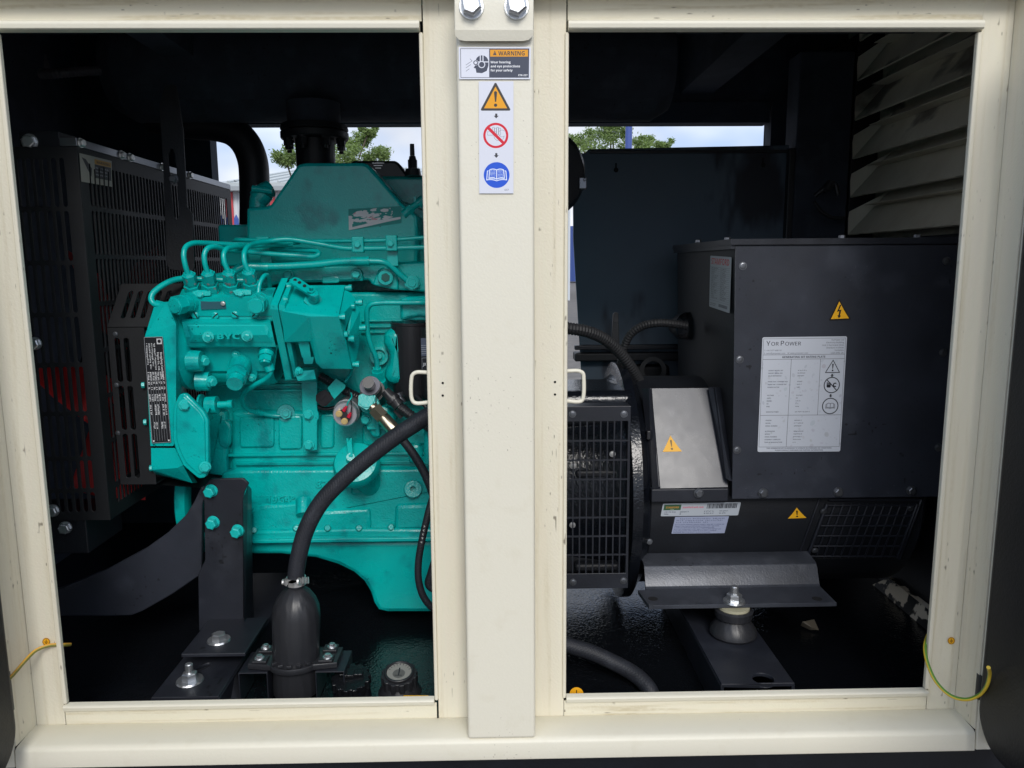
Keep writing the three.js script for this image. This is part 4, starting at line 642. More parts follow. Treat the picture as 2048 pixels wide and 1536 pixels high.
  add('maker_plate', quadGeo(W(1421.5, 511), W(1464.5, 514), W(1460.5, 627), W(1419, 613), .0008), printMat(400, 900, (k, w, h) => {
    rr(k, 2, 2, w - 4, h - 4, 16); k.fillStyle = '#b7bec4'; k.fill(); k.save(); k.scale(1, 2.2); txt(k, 'STAMFORD', w / 2 - 6, 66, 'bold 66px sans-serif', '#d30f1c', 'center', 340); k.restore();
    k.fillStyle = '#4a5058'; for (let i = 0; i < 19; i++) { const y = 190 + i * 32; k.fillRect(14, y, w - 28, 2.5); if (i < 17) { scrib(k, 34, y + 7, 120 - (i % 4) * 22, 19, 700 + i, '#4a5058'); scrib(k, 210, y + 7, 110 - (i % 3) * 20, 19, 740 + i, '#4a5058'); } }
    scrib(k, 20, 812, 130, 18, 790, '#4a5058'); scrib(k, 20, 842, 100, 18, 791, '#4a5058'); for (let x = 190; x < 350; x += 7) k.fillRect(x, 800, 4 + (x * 7 % 3), 50);
  }, { roughness: .35 }), tb);
  add('cable_gland', mg(lathe(W(1376, 652), W(1364, 652).add(V(-.012, 0, 0)), [[.028, 0], [.026, .5], [.018, .6], [.018, 1]], 24)), M.plastic, tb);
  // serial plates on the rounding of the casing
  const pl = (pts) => pts.map(([x, y]) => onCase(x, y));
  add('serial_sticker', quadGeo(...pl([[1325.5, 1006.5], [1482, 1003.5], [1476, 1030.5], [1320.5, 1032.5]]), .0012), printMat(1000, 170, (k, w, h) => {
    rr(k, 2, 2, w - 4, h - 4, 16); k.fillStyle = '#a9b0b9'; k.fill(); k.fillStyle = '#30563c'; k.fillRect(22, 18, 220, 72); txt(k, 'STAMFORD', 132, 66, 'bold 32px sans-serif', '#c98a2e', 'center', 180); txt(k, 'POWER', 132, 84, 'bold 14px sans-serif', '#b9bf9c', 'center');
    txt(k, 'stamford-avk.com', 262, 68, 'bold 34px sans-serif', '#c2405a', 'left', 270); k.fillStyle = '#20242c'; let x = 572; const q = rng(9); while (x < 950) { const a = 4 + q() * 12; k.fillRect(x, 14, a, 62); x += a + 3 + q() * 5; }
    for (const [a, b, l] of [[40, 104, 150], [40, 130, 60], [240, 104, 110], [240, 130, 24], [550, 100, 120], [550, 126, 120], [745, 100, 110], [745, 126, 80]]) scrib(k, a, b, l, 17, a + b, '#3a4150');
  }), cas);
  add('notice_sticker', quadGeo(...pl([[1350, 1033], [1457.5, 1031.5], [1448.5, 1065.5], [1342.5, 1066.5]]), .0014), printMat(800, 260, (k, w, h) => {
    k.fillStyle = '#9ba3bd'; k.fillRect(0, 0, w, h); for (let i = 0; i < 3; i++) for (let x = i ? 30 : 80; x < w - 60 - (i === 2 ? 250 : 0); x += 27) { if ((x * 7 + i * 13) % 11 === 0) continue; k.strokeStyle = '#353c58'; k.lineWidth = 2.6; const y = 22 + i * 28; const q = rng(x * 3 + i); for (let s = 0; s < 5; s++) { k.beginPath(); k.moveTo(x + q() * 20, y + q() * 20); k.lineTo(x + q() * 20, y + q() * 20); k.stroke(); } }
    for (let i = 0; i < 6; i++) scrib(k, 22, 112 + i * 24, w - 60 - (i * 73 % 190), 17, 860 + i, '#525a7a');
  }), cas);
  add('caution_sticker', quadGeo(...pl([[1577, 1013.5], [1609, 1012.5], [1615, 1036.5], [1573, 1038]]), .0012), tri({ c: '#1d1708' }), cas);
  // outlet grille bent round the far end of the casing
  { const L = [], gx0 = 1640, n = 11, rows = 5;
    const cell = (u, v) => onCase(lerp(1655, 1835, u) - v * 44, lerp(1000, 1118, v));
    for (let r = 0; r <= rows; r++) { const v = .08 + r / rows * .86; const pts = []; for (let i = 0; i <= 12; i++) pts.push(cell(i / 12, v).add(V(0, 0, .004))); L.push(tube(pts, .0017, 30, 6)); }
    for (let c = 0; c <= n; c++) { const pts = []; for (let i = 0; i <= 8; i++) pts.push(cell(c / n, .06 + .90 * i / 8).add(V(0, 0, .0035))); L.push(tube(pts, c === 0 || c === n ? .003 : .0016, 18, 6)); }
    const og = add('outlet_grille', mg(L), M.black, a);
    add('grille_plate', mg(quadGeo(...pl([[1655, 1000], [1835, 998], [1792, 1115], [1612, 1118]]), .0010)), M.hole, og);
    add('grille_frame', mg(tube([0, .25, .5, .75, 1].map(t => cell(t, -.02).add(V(0, 0, .004))), .003, 30, 6), tube([0, .3, .6, 1].map(t => cell(1.03, t - .02).add(V(0, 0, .003))), .003, 30, 6), tube([0, .3, .6, 1].map(t => cell(-.1, t - .02).add(V(0, 0, .002))), .0015, 30, 6)), M.black, og);
    for (const [x, y] of [[1645, 1020], [1819, 1014], [1628, 1098]]) { const q = onCase(x, y).add(V(0, -.001, .004)); add('screw', pan(.0045), M.darkZinc, og, q, [0, -.3, 1]); }
    screw(cas, M.darkZinc, [1299, 1083, -.275], 5);
  }
  // foot bracket
  const zf = -.225;
  const foot = add('mounting_foot', mg(
    run([[-.166, .801], [-.236, .801, .006], [-.252, .837, .010], [-.31, .846], [-.31, .849], [-.2495, .8415, .010], [-.2325, .807, .006], [-.166, .807]], X(1291, 0, -.25), X(1640, 0, -.25), .0006),
    hull([[0, 0]].flatMap(() => [V(P(1277, 1188, -.22).x, .8007, -.225), V(P(1298, 1215, -.166).x, .8007, -.1665), V(P(1663, 1213, -.166).x, .8007, -.1665), V(P(1640, 1186, -.23).x, .8007, -.232), V(P(1277, 1188, -.22).x, .8073, -.225), V(P(1298, 1215, -.166).x, .8073, -.1665), V(P(1663, 1213, -.166).x, .8073, -.1665), V(P(1640, 1186, -.23).x, .8073, -.232)]))), std({ map: rep(blackTex([.30, .315, .35], [.42, .43, .46], 371), .3), roughness: .34, metalness: .25, bumpMap: rep(cast, .1), bumpScale: .0002 }), a);
  for (const [px] of [[1306], [1634]]) { const q = PY(px, 1198, .807); add('foot_hole', new THREE.CircleGeometry(.008, 20), M.hole, foot, q.add(V(0, .0006, 0)), [0, 1, 0]); }
  for (const [x, w] of [[1365, 30], [1441, 22], [1520, 34], [1596, 40]]) add('weld', tube([[x - w / 2, 1131, -.262], [x - w / 4, 1132, -.262], [x, 1130.5, -.262], [x + w / 3, 1132, -.262], [x + w / 2, 1131, -.262]], .0026, 16, 8), M.gloss, foot);
}
// vibration mount and the crossbeam it stands on
const mq = PY(1468, 1203, .807); 
const rmount = thing('vibration_mount', 'round black rubber mount with zinc stud between alternator foot and floor beam', 'rubber mount', V(mq.x, .75, mq.z));
add('rubber', lathe(V(mq.x, .7505, mq.z), V(mq.x, .796, mq.z), [[.0, 0], [.035, 0], [.038, .08], [.037, .25], [.029, .5], [.0245, .62], [.0295, .70], [.031, .95], [.028, 1], [0, 1]], 36), M.plastic, rmount);
add('pad', turned(V(mq.x, .796, mq.z), V(mq.x, .8002, mq.z), [[0, .025], [1, .025]]), std({ color: new THREE.Color().setRGB(.42, .40, .28), roughness: .6 }), rmount);
add('stud_nut', boltGeo(.0125, 1.45, .75, .9), M.zinc, rmount, V(mq.x, .8072, mq.z), [0, 1, 0], .3);
{
  const c = (px, py) => PY(px, py, .750), a = c(1382, 1270), b = c(1500, 1262), d = c(1608, 1390), e = c(1478, 1392);
  const xl = (a.x + e.x) / 2 - .004, xr = (b.x + d.x) / 2 + .006, zn = -.028, zf = -.42;
  const s = new THREE.Shape([V(xl, -zn, 0), V(xr, -zn, 0), V(xr, -zf, 0), V(xl, -zf, 0)].map(p => new THREE.Vector2(p.x, p.y)));
  for (const [px, py, r] of [[1526, 1356, .0155], [1481, 1276, .008]]) { const q = c(px, py); const h = new THREE.Path(); h.absellipse(q.x, -q.z, r, r, 0, Math.PI * 2, true); s.holes.push(h); }
  const g = new THREE.ExtrudeGeometry(s, { depth: .004, bevelEnabled: true, bevelSize: .001, bevelThickness: .001, bevelOffset: -.001, bevelSegments: 2 }); g.rotateX(-Math.PI / 2); g.translate(0, .7445, 0);
  const cb = solo('floor_beam', mg(g, bx(xl - .001, xl + .004, .6908, .746, zf, zn, .001), bx(xr - .004, xr + .001, .6908, .746, zf, zn, .001)), M.black, 'black steel channel beam with round holes running under the alternator foot', 'floor beam');
}

// ---------------------------------------------------------------- radiator guard: slotted sheet with a folded corner
function slotted(w, h, slots, t = .0016) {                        // sheet in its own plane, rounded slots [cx, cy, width, height]
  const s = new THREE.Shape([new THREE.Vector2(0, 0), new THREE.Vector2(w, 0), new THREE.Vector2(w, h), new THREE.Vector2(0, h)]);
  for (const [x, y, a, b] of slots) { const r = Math.min(a, b) / 2, p = new THREE.Path(); if (b >= a) { p.absarc(x, y + b / 2 - r, r, 0, Math.PI); p.absarc(x, y - b / 2 + r, r, Math.PI, 2 * Math.PI); } else { p.absarc(x + a / 2 - r, y, r, -Math.PI / 2, Math.PI / 2); p.absarc(x - a / 2 + r, y, r, Math.PI / 2, Math.PI * 1.5); } p.closePath(); s.holes.push(p); }
  return new THREE.ExtrudeGeometry(s, { depth: t, bevelEnabled: true, bevelSize: .0004, bevelThickness: .0004, bevelOffset: -.0004, bevelSegments: 1, curveSegments: 5 });
}
const guard = thing('radiator_guard', 'black slotted sheet metal radiator guard behind the left jamb, bolted on', 'radiator guard', V(-.66, .957, -.2));
{
  const y0 = .957, y1 = 1.527, xl = -.80, xr = -.6135, zf = -.18, zr = -.84, gs = M.guard;
  const cut = [0, .078, .158, .237, .316, .395, .475, .52, .555];   // slot rows from the top down
  const R = []; { const e = [312, 418, 526, 630, 730, 828, 918, 982, 1028].map(py => P(100, py, zf).y); for (let i = 0; i < 8; i++) R.push([(e[i] + e[i + 1]) / 2, e[i] - e[i + 1] - .006]); }
  const f = []; for (const [y, h] of R) for (let i = 0; i < 12; i++) f.push([xr - xl - .024 - i * .0122, y - y0, .0068, h]);
  const g1 = slotted(xr - xl, y1 - y0, f); g1.translate(xl, y0, zf - .002);
  const sd = []; const RS = [[1.475, .062], [1.404, .066], [1.332, .066], [1.26, .066], [1.188, .066], [1.116, .066], [1.044, .066], [.99, .026]];
  for (const [y, h] of RS) for (let i = 0; i < 50; i++) { const z = .03 + i * .0122; if (z < .645 && !(y > 1.46 && i < 8 && false)) sd.push([z, y - y0, .0075, h]); }
  const g2 = slotted(-.18 - zr, y1 - y0, sd); g2.rotateY(Math.PI / 2); g2.translate(xr - .002, y0, zf - .0005);
  add('front_panel', mg(g1, cyl(V(xr - .0018, y0, zf - .0022), V(xr - .0018, y1, zf - .0022), .0022, .0022, 12)), gs, guard);
  add('side_panel', mg(g2), gs, guard);
  const tf_ = add('top_flange', mg(bx(xr - .024, xr + .0008, y1 + .0005, y1 + .0125, zr, zf + .0005, .001)), M.darkZinc, guard);
  for (const z of [-.19, -.315, -.345, -.47, -.60]) add('flange_bolt', boltGeo(.0058, 1.3, .7), M.steel, guard, V(xr + .001, y1 + .0065, z), [1, 0, .2], .3);
  add('guard_sticker', quadGeo(PW(157, 306, xr), PW(222, 322, xr), PW(223, 374, xr), PW(161, 363, xr), .0012), printMat(340, 240, (k, w, h) => { k.fillStyle = '#8f8d84'; k.fillRect(0, 0, w, h); k.fillStyle = '#a8792a'; k.fillRect(150, 20, w - 160, 44); k.fillStyle = '#26282c'; k.fillRect(150, 66, w - 160, 120); poly(k, [[20, 30], [60, 40], [120, 110], [110, 180], [70, 120]]); k.fill(); txt(k, 'WARNING', 170, 54, 'bold 30px sans-serif', '#2a241a'); for (let i = 0; i < 3; i++) scrib(k, 160, 84 + i * 30, 140, 18, 930 + i, '#8d8f94'); for (let x = 90; x < w; x += 50) k.clearRect(x, 70 + (x % 3) * 20, 14, h); }), guard);
  for (const [x, y] of [[70, 687], [106, 1021], [131, 1055]]) bolt(guard, M.zinc, [x, y, -.177], 11, [.15, 0, 1], { washer: 1.2 });
  add('mounting_rail', bx(-.82, -.655, .90, .957, -.30, -.186, .002), M.blackDeep, guard); add('mounting_lug', pb(38, 262, 120, 300, -.185, .05, .002), M.blackDeep, guard);
  bolt(guard, M.zinc, [60, 284, -.184], 12, [.2, 0, 1], { washer: 1.3 });
  // belt guard standing off towards the engine
  const zb2 = -.22, b0 = V(-.6125, P(205, 970, -.22).y, 0), b1 = P(297, 655, -.22), bw = P(299, 800, -.22).x + .6125, bh = b1.y - b0.y, bs = [];
  for (const [ya, yb] of [[676, 764], [772, 860], [868, 956]]) for (const cx of [P(244, 800, -.22).x + .6125, P(262, 800, -.22).x + .6125]) { const a = P(240, ya, -.22).y, b = P(240, yb, -.22).y; bs.push([cx, (a + b) / 2 - b0.y, .0085, a - b]); }
  const bg = slotted(bw, bh, bs); bg.translate(b0.x, b0.y, -.222);
  const ts = []; for (let i = 0; i < 5; i++) ts.push([.020 + i * .0155, .045, .0075, .056]);
  const tg = slotted(.10, .088, ts); tg.rotateX(-.72); tg.translate(b0.x, b1.y, -.222);
  const bgp = add('belt_guard', mg(bg, tg, bx(b0.x, b0.x + bw, b0.y - .0005, b0.y + .0012, -.40, -.2215, .0005), hull([V(b0.x + .02, b0.y, -.23), V(b0.x + .115, b0.y - .022, -.27), V(b0.x + .02, b0.y, -.38), V(b0.x + .115, b0.y - .024, -.38), V(b0.x + .02, b0.y + .002, -.38)])), gs, guard);
  for (const [x, y] of [[231, 668], [233, 770], [236, 866]]) screw(bgp, M.darkZinc, [x, y, -.2195], 4);
}
// cooling fan behind the guard
const fan = thing('cooling_fan', 'red bladed cooling fan seen through the slots of the radiator guard', 'fan', V(-.70, 1.16, -.455));
{
  const c = V(-.70, 1.16, -.455); add('hub', lathe(c.clone().add(V(-.05, 0, 0)), c.clone().add(V(.05, 0, 0)), [[0, 0], [.07, 0], [.075, .1], [.075, .9], [.05, 1], [0, 1]], 32), M.blackDeep, fan);
  for (let i = 0; i < 6; i++) {
    const t = i / 6 * Math.PI * 2 - .05, ct = Math.cos(t), st = Math.sin(t), o = (r, w, x) => V(c.x + x, c.y + r * st + w * ct, c.z + r * ct - w * st);
    const g = new ConvexGeometry([o(.07, -.025, .03), o(.07, .025, -.03), o(.24, -.042, .045), o(.245, .0, .0), o(.235, .045, -.045), o(.07, -.025, .034), o(.07, .025, -.026), o(.24, -.042, .049), o(.235, .045, -.041)]);
    add('fan_blade', g, M.red, fan);
  }
}
// tall slotted stay in front of the radiator guard
{
  const z = -.36, holes = [[[334, 310], [339, 296], [346, 296], [352, 310], [360, 430], [356, 440], [350, 440], [345, 430]]].map(h => roundPts(h.map(([x, y]) => P(x, y, z)), .004));
  const s = shapeOf(roundPts([[322, 195], [330, 170], [352, 168], [366, 260], [374, 415], [382, 424], [385, 430], [389, 536], [384, 544], [340, 540], [333, 530], [326, 330], [318, 215]].map(([x, y]) => P(x, y, z)), .006)); for (const h of holes) s.holes.push(new THREE.Path(h.map(p => new THREE.Vector2(p.x, p.y))));
  const st = thing('support_stay', 'black slotted steel stay plate between radiator guard and teal fuel pipes', 'support stay', [400, 544, z]);
  add('plate', extr(s, z, .004, .0008), M.blackDeep, st); bolt(st, M.darkZinc, [348, 358, z], 7);
}
// front engine mount: black plate, flange, foot, with painted bolts
const mount = thing('engine_mount', 'black steel engine mount bracket with three teal bolts left of the breather bottle', 'engine mount', [440, 1300, -.2]);
{
  const z = -.235, yF = .762, f0 = PY(392, 1258, yF), f1 = PY(487, 1258, yF), f2 = PY(490, 1306, yF), f3 = PY(362, 1308, yF);
  const pl = add('plate', mg(ext([[399, 990], [409, 972], [421, 958], [486, 957], [497, 967], [488, 985], [486, 1000], [487, 1262], [398, 1262], [396, 1150], [410, 1120], [408, 1000]], z, .006, .001, .002)), M.black, mount);
  add('flange', hull([[486, 1000, z + .001], [496, 970, z - .02], [489, 1262, z + .001], [486, 1000, z - .004], [503, 978, z - .06], [508, 1300, z - .06], [489, 1300, z - .004], [489, 1305, z + .015]]), M.black, mount);
  const fz = f3.z; add('foot', mg(bx(f3.x, f2.x, yF - .006, yF, -.24, fz, .0015)), M.black, mount);
  for (const [x, y] of [[423, 981], [427, 1044], [476, 1061]]) bolt(mount, M.tealBolt, [x, y, z], 11.5, [-.12, -.1, 1], { washer: 1.2, h: 1.0 });
  const fp = PY(438, 1281, yF); add('foot_bolt', boltGeo(.0115, 1.6, .7), M.zinc, mount, V(fp.x, yF + .0003, fp.z), [0, 1, 0], .4);
}
{
  const y = .735, a = PY(378, 1312, y), b = PY(470, 1312, y), c = PY(300, 1398, y), d = PY(455, 1398, y), xl = (c.x), xr = (d.x + b.x) / 2, zn = c.z - .004, zF = -.50;
  const sh = new THREE.Shape([new THREE.Vector2(xl, -zn), new THREE.Vector2(xr, -zn), new THREE.Vector2(xr, -zF), new THREE.Vector2(xl, -zF)]); const q = PY(404, 1335, y), h = new THREE.Path(); h.absellipse(q.x, -q.z, .0075, .016, 0, 6.2832, true, -.5); sh.holes.push(h);
  const g = new THREE.ExtrudeGeometry(sh, { depth: .003, bevelEnabled: true, bevelSize: .0012, bevelThickness: .0012, bevelOffset: -.0012, bevelSegments: 2 }); g.rotateX(-Math.PI / 2); g.translate(0, y - .0042, 0);
  const bm = thing('floor_beam', 'black steel channel beam with slot and zinc stud under the engine mount foot', 'floor beam', V((xl + xr) / 2, .691, zn));
  add('channel', mg(g, bx(xl - .0012, xl + .003, .6908, y - .003, zF, zn, .001), bx(xr - .003, xr + .0012, .6908, y - .003, zF, zn, .001)), M.black, bm);
  const t = PY(380, 1362, y); add('stud_nut', boltGeo(.0115, 1.75, .85, 1.1), M.zinc, bm, V(t.x, y + .0003, t.z), [0, 1, 0], .15);
  add('rubber', lathe(V((xl + xr) / 2, .7285, zn - .07), V((xl + xr) / 2, .6915, zn - .07), [[0, 0], [.05, 0], [.052, .3], [.06, 1], [0, 1]], 30), M.rubber, bm);
}
// swept arm plate below the radiator
solo('bracket_arm', ext([[60, 1190], [118, 1178], [212, 1140], [290, 1098], [335, 1066], [372, 1030], [389, 1002], [398, 982], [404, 972], [412, 988], [404, 1010], [403, 1148], [345, 1188], [285, 1222], [262, 1231], [212, 1232], [60, 1232]], -.262, .012, .0015, .004), M.panel, 'dark grey swept steel arm plate below the belt guard, left of the engine mount', 'bracket arm');
solo('ribbed_hose', mg(conduit([[80, 148, -.5], [110, 147, -.5], [160, 143, -.52], [230, 140, -.56]], .009, .006), hull([[88, 108, -.49], [92, 110, -.49], [101, 137, -.49], [87, 137, -.49], [88, 108, -.51], [101, 137, -.51], [87, 137, -.51]])), std({ color: new THREE.Color().setRGB(.09, .08, .095), roughness: .6 }), 'short grey ribbed hose in the dark corner above the radiator', 'hose');

// ---------------------------------------------------------------- hoses, bottle, caps
const herring = tex(256, (u, v) => { const a = ((u * 8 + Math.abs(((v * 4) % 1) - .5) * 2) % 1); return .35 + .3 * sstep(.2, .5, Math.abs(a - .5) * 2) + .35 * tf(u, v, 40, 40, 401, 2); }, false);
const hoseM = std({ map: rep(bt, .2), roughness: .58, bumpMap: rep(herring, .04, .06), bumpScale: .0008 });
const hose = thing('breather_hose', 'thick black rubber hose curving down to the breather bottle', 'hose', [596, 1165, -.12]);
add('rubber_tube', tube([[592, 1172, -.125], [592, 1150, -.125], [598, 1110, -.125], [612, 1060, -.125], [640, 1008, -.125], [682, 962, -.125], [740, 912, -.125], [800, 867, -.125], [862, 828, -.126], [920, 795, -.13], [980, 760, -.14]], .0128, 120, 28), hoseM, hose);
add('hose_clamp', mg(turned([593, 1168, -.125], [592, 1153.5, -.125], [[0, .0148], [1, .0146]], 32), turned([570, 1164, -.107], [600, 1163, -.103], [[0, .0052], [.08, .0062], [.5, .0062], [.5, .0055], [.9, .0062], [1, .0055]], 16), turned([565, 1164, -.107], [570, 1164, -.107], [[0, .0045], [1, .0045]], 8), ...[0, 1, 2, 3, 4].map(i => pb(604 + i * 3, 1155, 605.2 + i * 3, 1167, -.109 - i * .0016, .003, 0))), M.steel, hose);
const bottle = thing('breather_bottle', 'black plastic breather bottle with screwed flange on a folded bracket', 'breather bottle', [592, 1390, -.12]);
{
  const A = P(592, 1392, -.118), Bt = P(593, 1166, -.127);
  add('body', lathe(A, Bt, [[0, .06], [.024, .02], [.0335, .05], [.0345, .12], [.034, .24], [.0345, .30], [.0352, .34], [.0358, .58], [.0362, .72], [.0345, .80], [.0295, .87], [.0215, .93], [.013, .965], [.0095, .985], [.0095, 1], [0, 1]], 48), M.plastic, bottle);
  const y = P(590, 1326, -.10).y, cx = P(592, 1330, -.12).x, cz = -.122, ring = (r, n, a0, a1) => Array.from({ length: n + 1 }, (_, i) => { const t = lerp(a0, a1, i / n); return { x: cx + r * Math.cos(t), y: -(cz) + r * Math.sin(t) }; });
  const out = [{ x: cx - .066, y: -cz - .020 }, { x: cx - .034, y: -cz - .026 }, ...ring(.042, 10, -2.55, -.6), { x: cx + .034, y: -cz - .026 }, { x: cx + .066, y: -cz - .020 }, { x: cx + .066, y: -cz + .026 }, { x: cx + .034, y: -cz + .028 }, ...ring(.042, 10, .6, 2.55), { x: cx - .034, y: -cz + .028 }, { x: cx - .066, y: -cz + .026 }];
  const sh = shapeOf(out.map(p => ({ x: p.x, y: p.y }))); const h = new THREE.Path(); h.absarc(cx, -cz, .0335, 0, 6.2832, true); sh.holes.push(h);
  const fl = new THREE.ExtrudeGeometry(sh, { depth: .006, bevelEnabled: true, bevelSize: .0016, bevelThickness: .0016, bevelSegments: 3 }); fl.rotateX(-Math.PI / 2); fl.translate(0, y - .008, 0);
  const ribs = [-2.3, -1.95, -1.57, -1.2, -.85].map(t => bx(-.004, .004, 0, .0045, -.003, .003, .001).rotateY(-t + Math.PI / 2).translate(cx + .0385 * Math.cos(t), y + .0006, cz - .0385 * Math.sin(t)));
  const F = add('flange', mg(crease(fl, .5), ...ribs, ...[-1, 1].flatMap(s => [-.013, .019].map(o => bx(cx + s * .05 - .011, cx + s * .05 + .011, y, y + .004, cz - o - .0105, cz - o + .0105, .0015)))), M.plastic, bottle);
  for (const s of [-1, 1]) for (const o of [-.013, .020]) add('screw', boltGeo(.0052, 1.45, .65), M.zinc, bottle, V(cx + s * .052, y + .0042, cz - o), [0, 1, 0], .3 + s + o * 9);
  const t = .0016; add('bracket', mg(...[-1, 1].map(s => mg(bx(cx + s * .058 - .022, cx + s * .058 + .022, y - .0125, y - .0125 + t * 1.2, cz - .035, cz + .030, .0006), bx(cx + s * .058 - .022, cx + s * .058 - .022 + t, .692, y - .0125, cz - .035, cz + .030, .0006), bx(cx + s * .058 + .022 - t, cx + s * .058 + .022, .692, y - .0125, cz - .035, cz + .030, .0006)))), M.black, bottle);
  add('drain_cup', lathe(V(cx, .692, cz), V(cx, y - .012, cz), [[0, 0], [.026, 0], [.0305, .1], [.0315, .9], [.033, 1], [0, 1]], 40), M.plastic, bottle);
}
const knurl = (r, h, n, d) => { const pts = []; for (let i = 0; i < n * 6; i++) { const t = i / (n * 6) * Math.PI * 2, k = r - d * (Math.cos(t * n) > .35 ? 1 : 0); pts.push({ x: k * Math.cos(t), y: k * Math.sin(t) }); } const g = new THREE.ExtrudeGeometry(shapeOf(pts), { depth: h, bevelEnabled: true, bevelSize: .001, bevelThickness: .0018, bevelSegments: 2 }); g.rotateX(-Math.PI / 2); return g; };
{
  const q = PY(703, 1352, .728), f = thing('fuel_filler', 'glossy black ribbed filler cap beside the breather bottle bracket', 'filler cap', V(q.x, .691, q.z));
  add('neck', lathe(V(q.x, .691, q.z), V(q.x, .715, q.z), [[.03, 0], [.027, 1]], 32), M.gloss, f);
  const cg = knurl(.029, .013, 13, .003); const tilt = new THREE.Matrix4().makeRotationX(.25); cg.applyMatrix4(tilt); cg.translate(q.x, .714, q.z);
  const c = add('cap', cg, M.wetBlack, f); add('cap_grip', mg(bx(-.018, .018, 0, .004, -.005, .005, .0015).applyMatrix4(tilt).translate(q.x, .731, q.z), bx(-.008, .008, 0, .005, -.008, .008, .0015).applyMatrix4(tilt).translate(q.x - .003, .731, q.z)), M.wetBlack, c);
}
{
  const q = PY(799, 1345, .722), f = thing('tank_gauge', 'black ribbed tank cap with round glass level gauge in its top', 'gauge cap', V(q.x, .691, q.z));
  add('neck', lathe(V(q.x, .691, q.z), V(q.x, .708, q.z), [[.034, 0], [.029, .5], [.026, 1]], 32), M.plastic, f);
  const tilt = new THREE.Matrix4().makeRotationX(.22), cg = knurl(.0275, .018, 12, .002); cg.applyMatrix4(tilt); cg.translate(q.x, .704, q.z); const c = add('cap', cg, M.plastic, f);
  const dial = new THREE.CircleGeometry(.0205, 36); dial.rotateX(-Math.PI / 2); { const u = dial.attributes.uv; } dial.applyMatrix4(tilt); dial.translate(q.x, .7255, q.z + .0042); dial.userData.keep = true;
  add('dial', dial, printMat(256, 256, (k) => { k.fillStyle = '#8b8b86'; k.beginPath(); k.arc(128, 128, 127, 0, 7); k.fill(); k.fillStyle = '#5f605e'; k.beginPath(); k.arc(128, 150, 60, 0, 7); k.fill(); k.fillStyle = '#23242a'; k.fillRect(122, 70, 12, 110); k.fillRect(90, 170, 70, 8); for (let i = 0; i < 9; i++) { k.save(); k.translate(128, 128); k.rotate(-1.2 + i * .3); k.fillRect(-3, -116, 6, 22); k.restore(); } }), c);
  const rimG = new THREE.TorusGeometry(.0212, .0022, 10, 40); rimG.rotateX(Math.PI / 2); rimG.applyMatrix4(tilt); rimG.translate(q.x, .7257, q.z + .0043); add('rim', rimG, M.plastic, c);
}
// braided fuel hose with plated fitting, crossing behind the thick hose
const fh = thing('fuel_hose', 'thin black fuel hose with plated crimp fitting behind the thick breather hose', 'hose', [850, 1200, -.24]);
add('rubber_tube', tube([[793, 866, -.262], [812, 888, -.25], [832, 916, -.24], [850, 948, -.235], [864, 982, -.235], [880, 1040, -.24], [900, 1120, -.25]], .0072, 60, 18), hoseM, fh);
add('crimp_fitting', mg(turned([745, 813, -.270], [796, 868, -.248], [[0, .0085], [.10, .0085], [.10, .0128, 'hex'], [.42, .0128, 'hex'], [.42, .0095], [.46, .0095], [.46, .0112], [.97, .0112], [1, .010]], 24)), M.nickel, fh);
solo('drain_hose', tube([[905, 900, -.24], [885, 950, -.22], [864, 1000, -.20], [852, 1045, -.19], [842, 1090, -.187], [836.5, 1130, -.186], [838, 1165, -.186], [848, 1195, -.187], [866, 1216, -.19], [890, 1226, -.20], [910, 1200, -.21], [905, 1170, -.21]], .0058, 110, 16), hoseM, 'thin black hose looping down at the right edge of the left bay', 'hose');
solo('loop_hose', tube([[892, 1080, -.20], [872, 1120, -.20], [862, 1150, -.20], [858, 1168, -.20], [866, 1176, -.20], [885, 1178, -.20]], .0072, 40, 14), hoseM, 'short black hose end between the looping drain hose and the middle jamb', 'hose');
const loom = thing('wiring_loom', 'black corrugated wiring loom with plugs below the governor', 'wiring loom', [700, 800, -.33]);
add('corrugated_sleeve', mg(conduit([[640, 752, -.335], [670, 770, -.33], [700, 786, -.335], [728, 800, -.345], [770, 820, -.35]], .0078), conduit([[800, 815, -.285], [815, 826, -.28], [832, 838, -.278], [870, 862, -.28], [920, 900, -.29]], .0088, .0046)), M.plastic, loom);
add('sensor_plug', mg(turned([770, 782, -.29], [808, 822, -.282], [[0, .0085], [.35, .0105], [.35, .0125], [.5, .0125], [.5, .0105], [.75, .0112], [1, .0098]], 16), hull([[786, 822, -.285], [796, 818, -.285], [808, 832, -.285], [800, 838, -.285], [786, 822, -.30], [808, 832, -.30], [800, 838, -.30], [796, 818, -.30]])), M.plastic, loom);
add('hose_tee', mg(turned([795, 790, -.30], [806, 808, -.295], [[0, .011], [.4, .0095], [.4, .0075], [1, .007]], 16)), M.darkZinc, loom);
add('cable', mg(tube([[632, 812, -.325], [650, 818, -.33], [680, 812, -.34], [720, 800, -.345]], .0035, 30, 8), tube([[645, 790, -.34], [690, 780, -.345], [730, 795, -.345]], .003, 30, 8), tube([[800, 770, -.33], [830, 790, -.32], [850, 812, -.30], [870, 830, -.30]], .004, 30, 8)), M.plastic, loom);
const plug = thing('cable_connector', 'teal and black plug connector hanging under the governor case', 'connector', [660, 790, -.30]);
add('socket_shell', hull([[655, 776, -.30], [672, 757, -.30], [691, 770, -.30], [690, 776, -.30], [668, 799, -.30], [655, 776, -.325], [672, 757, -.325], [691, 770, -.325], [668, 799, -.325]]), M.teal, plug);
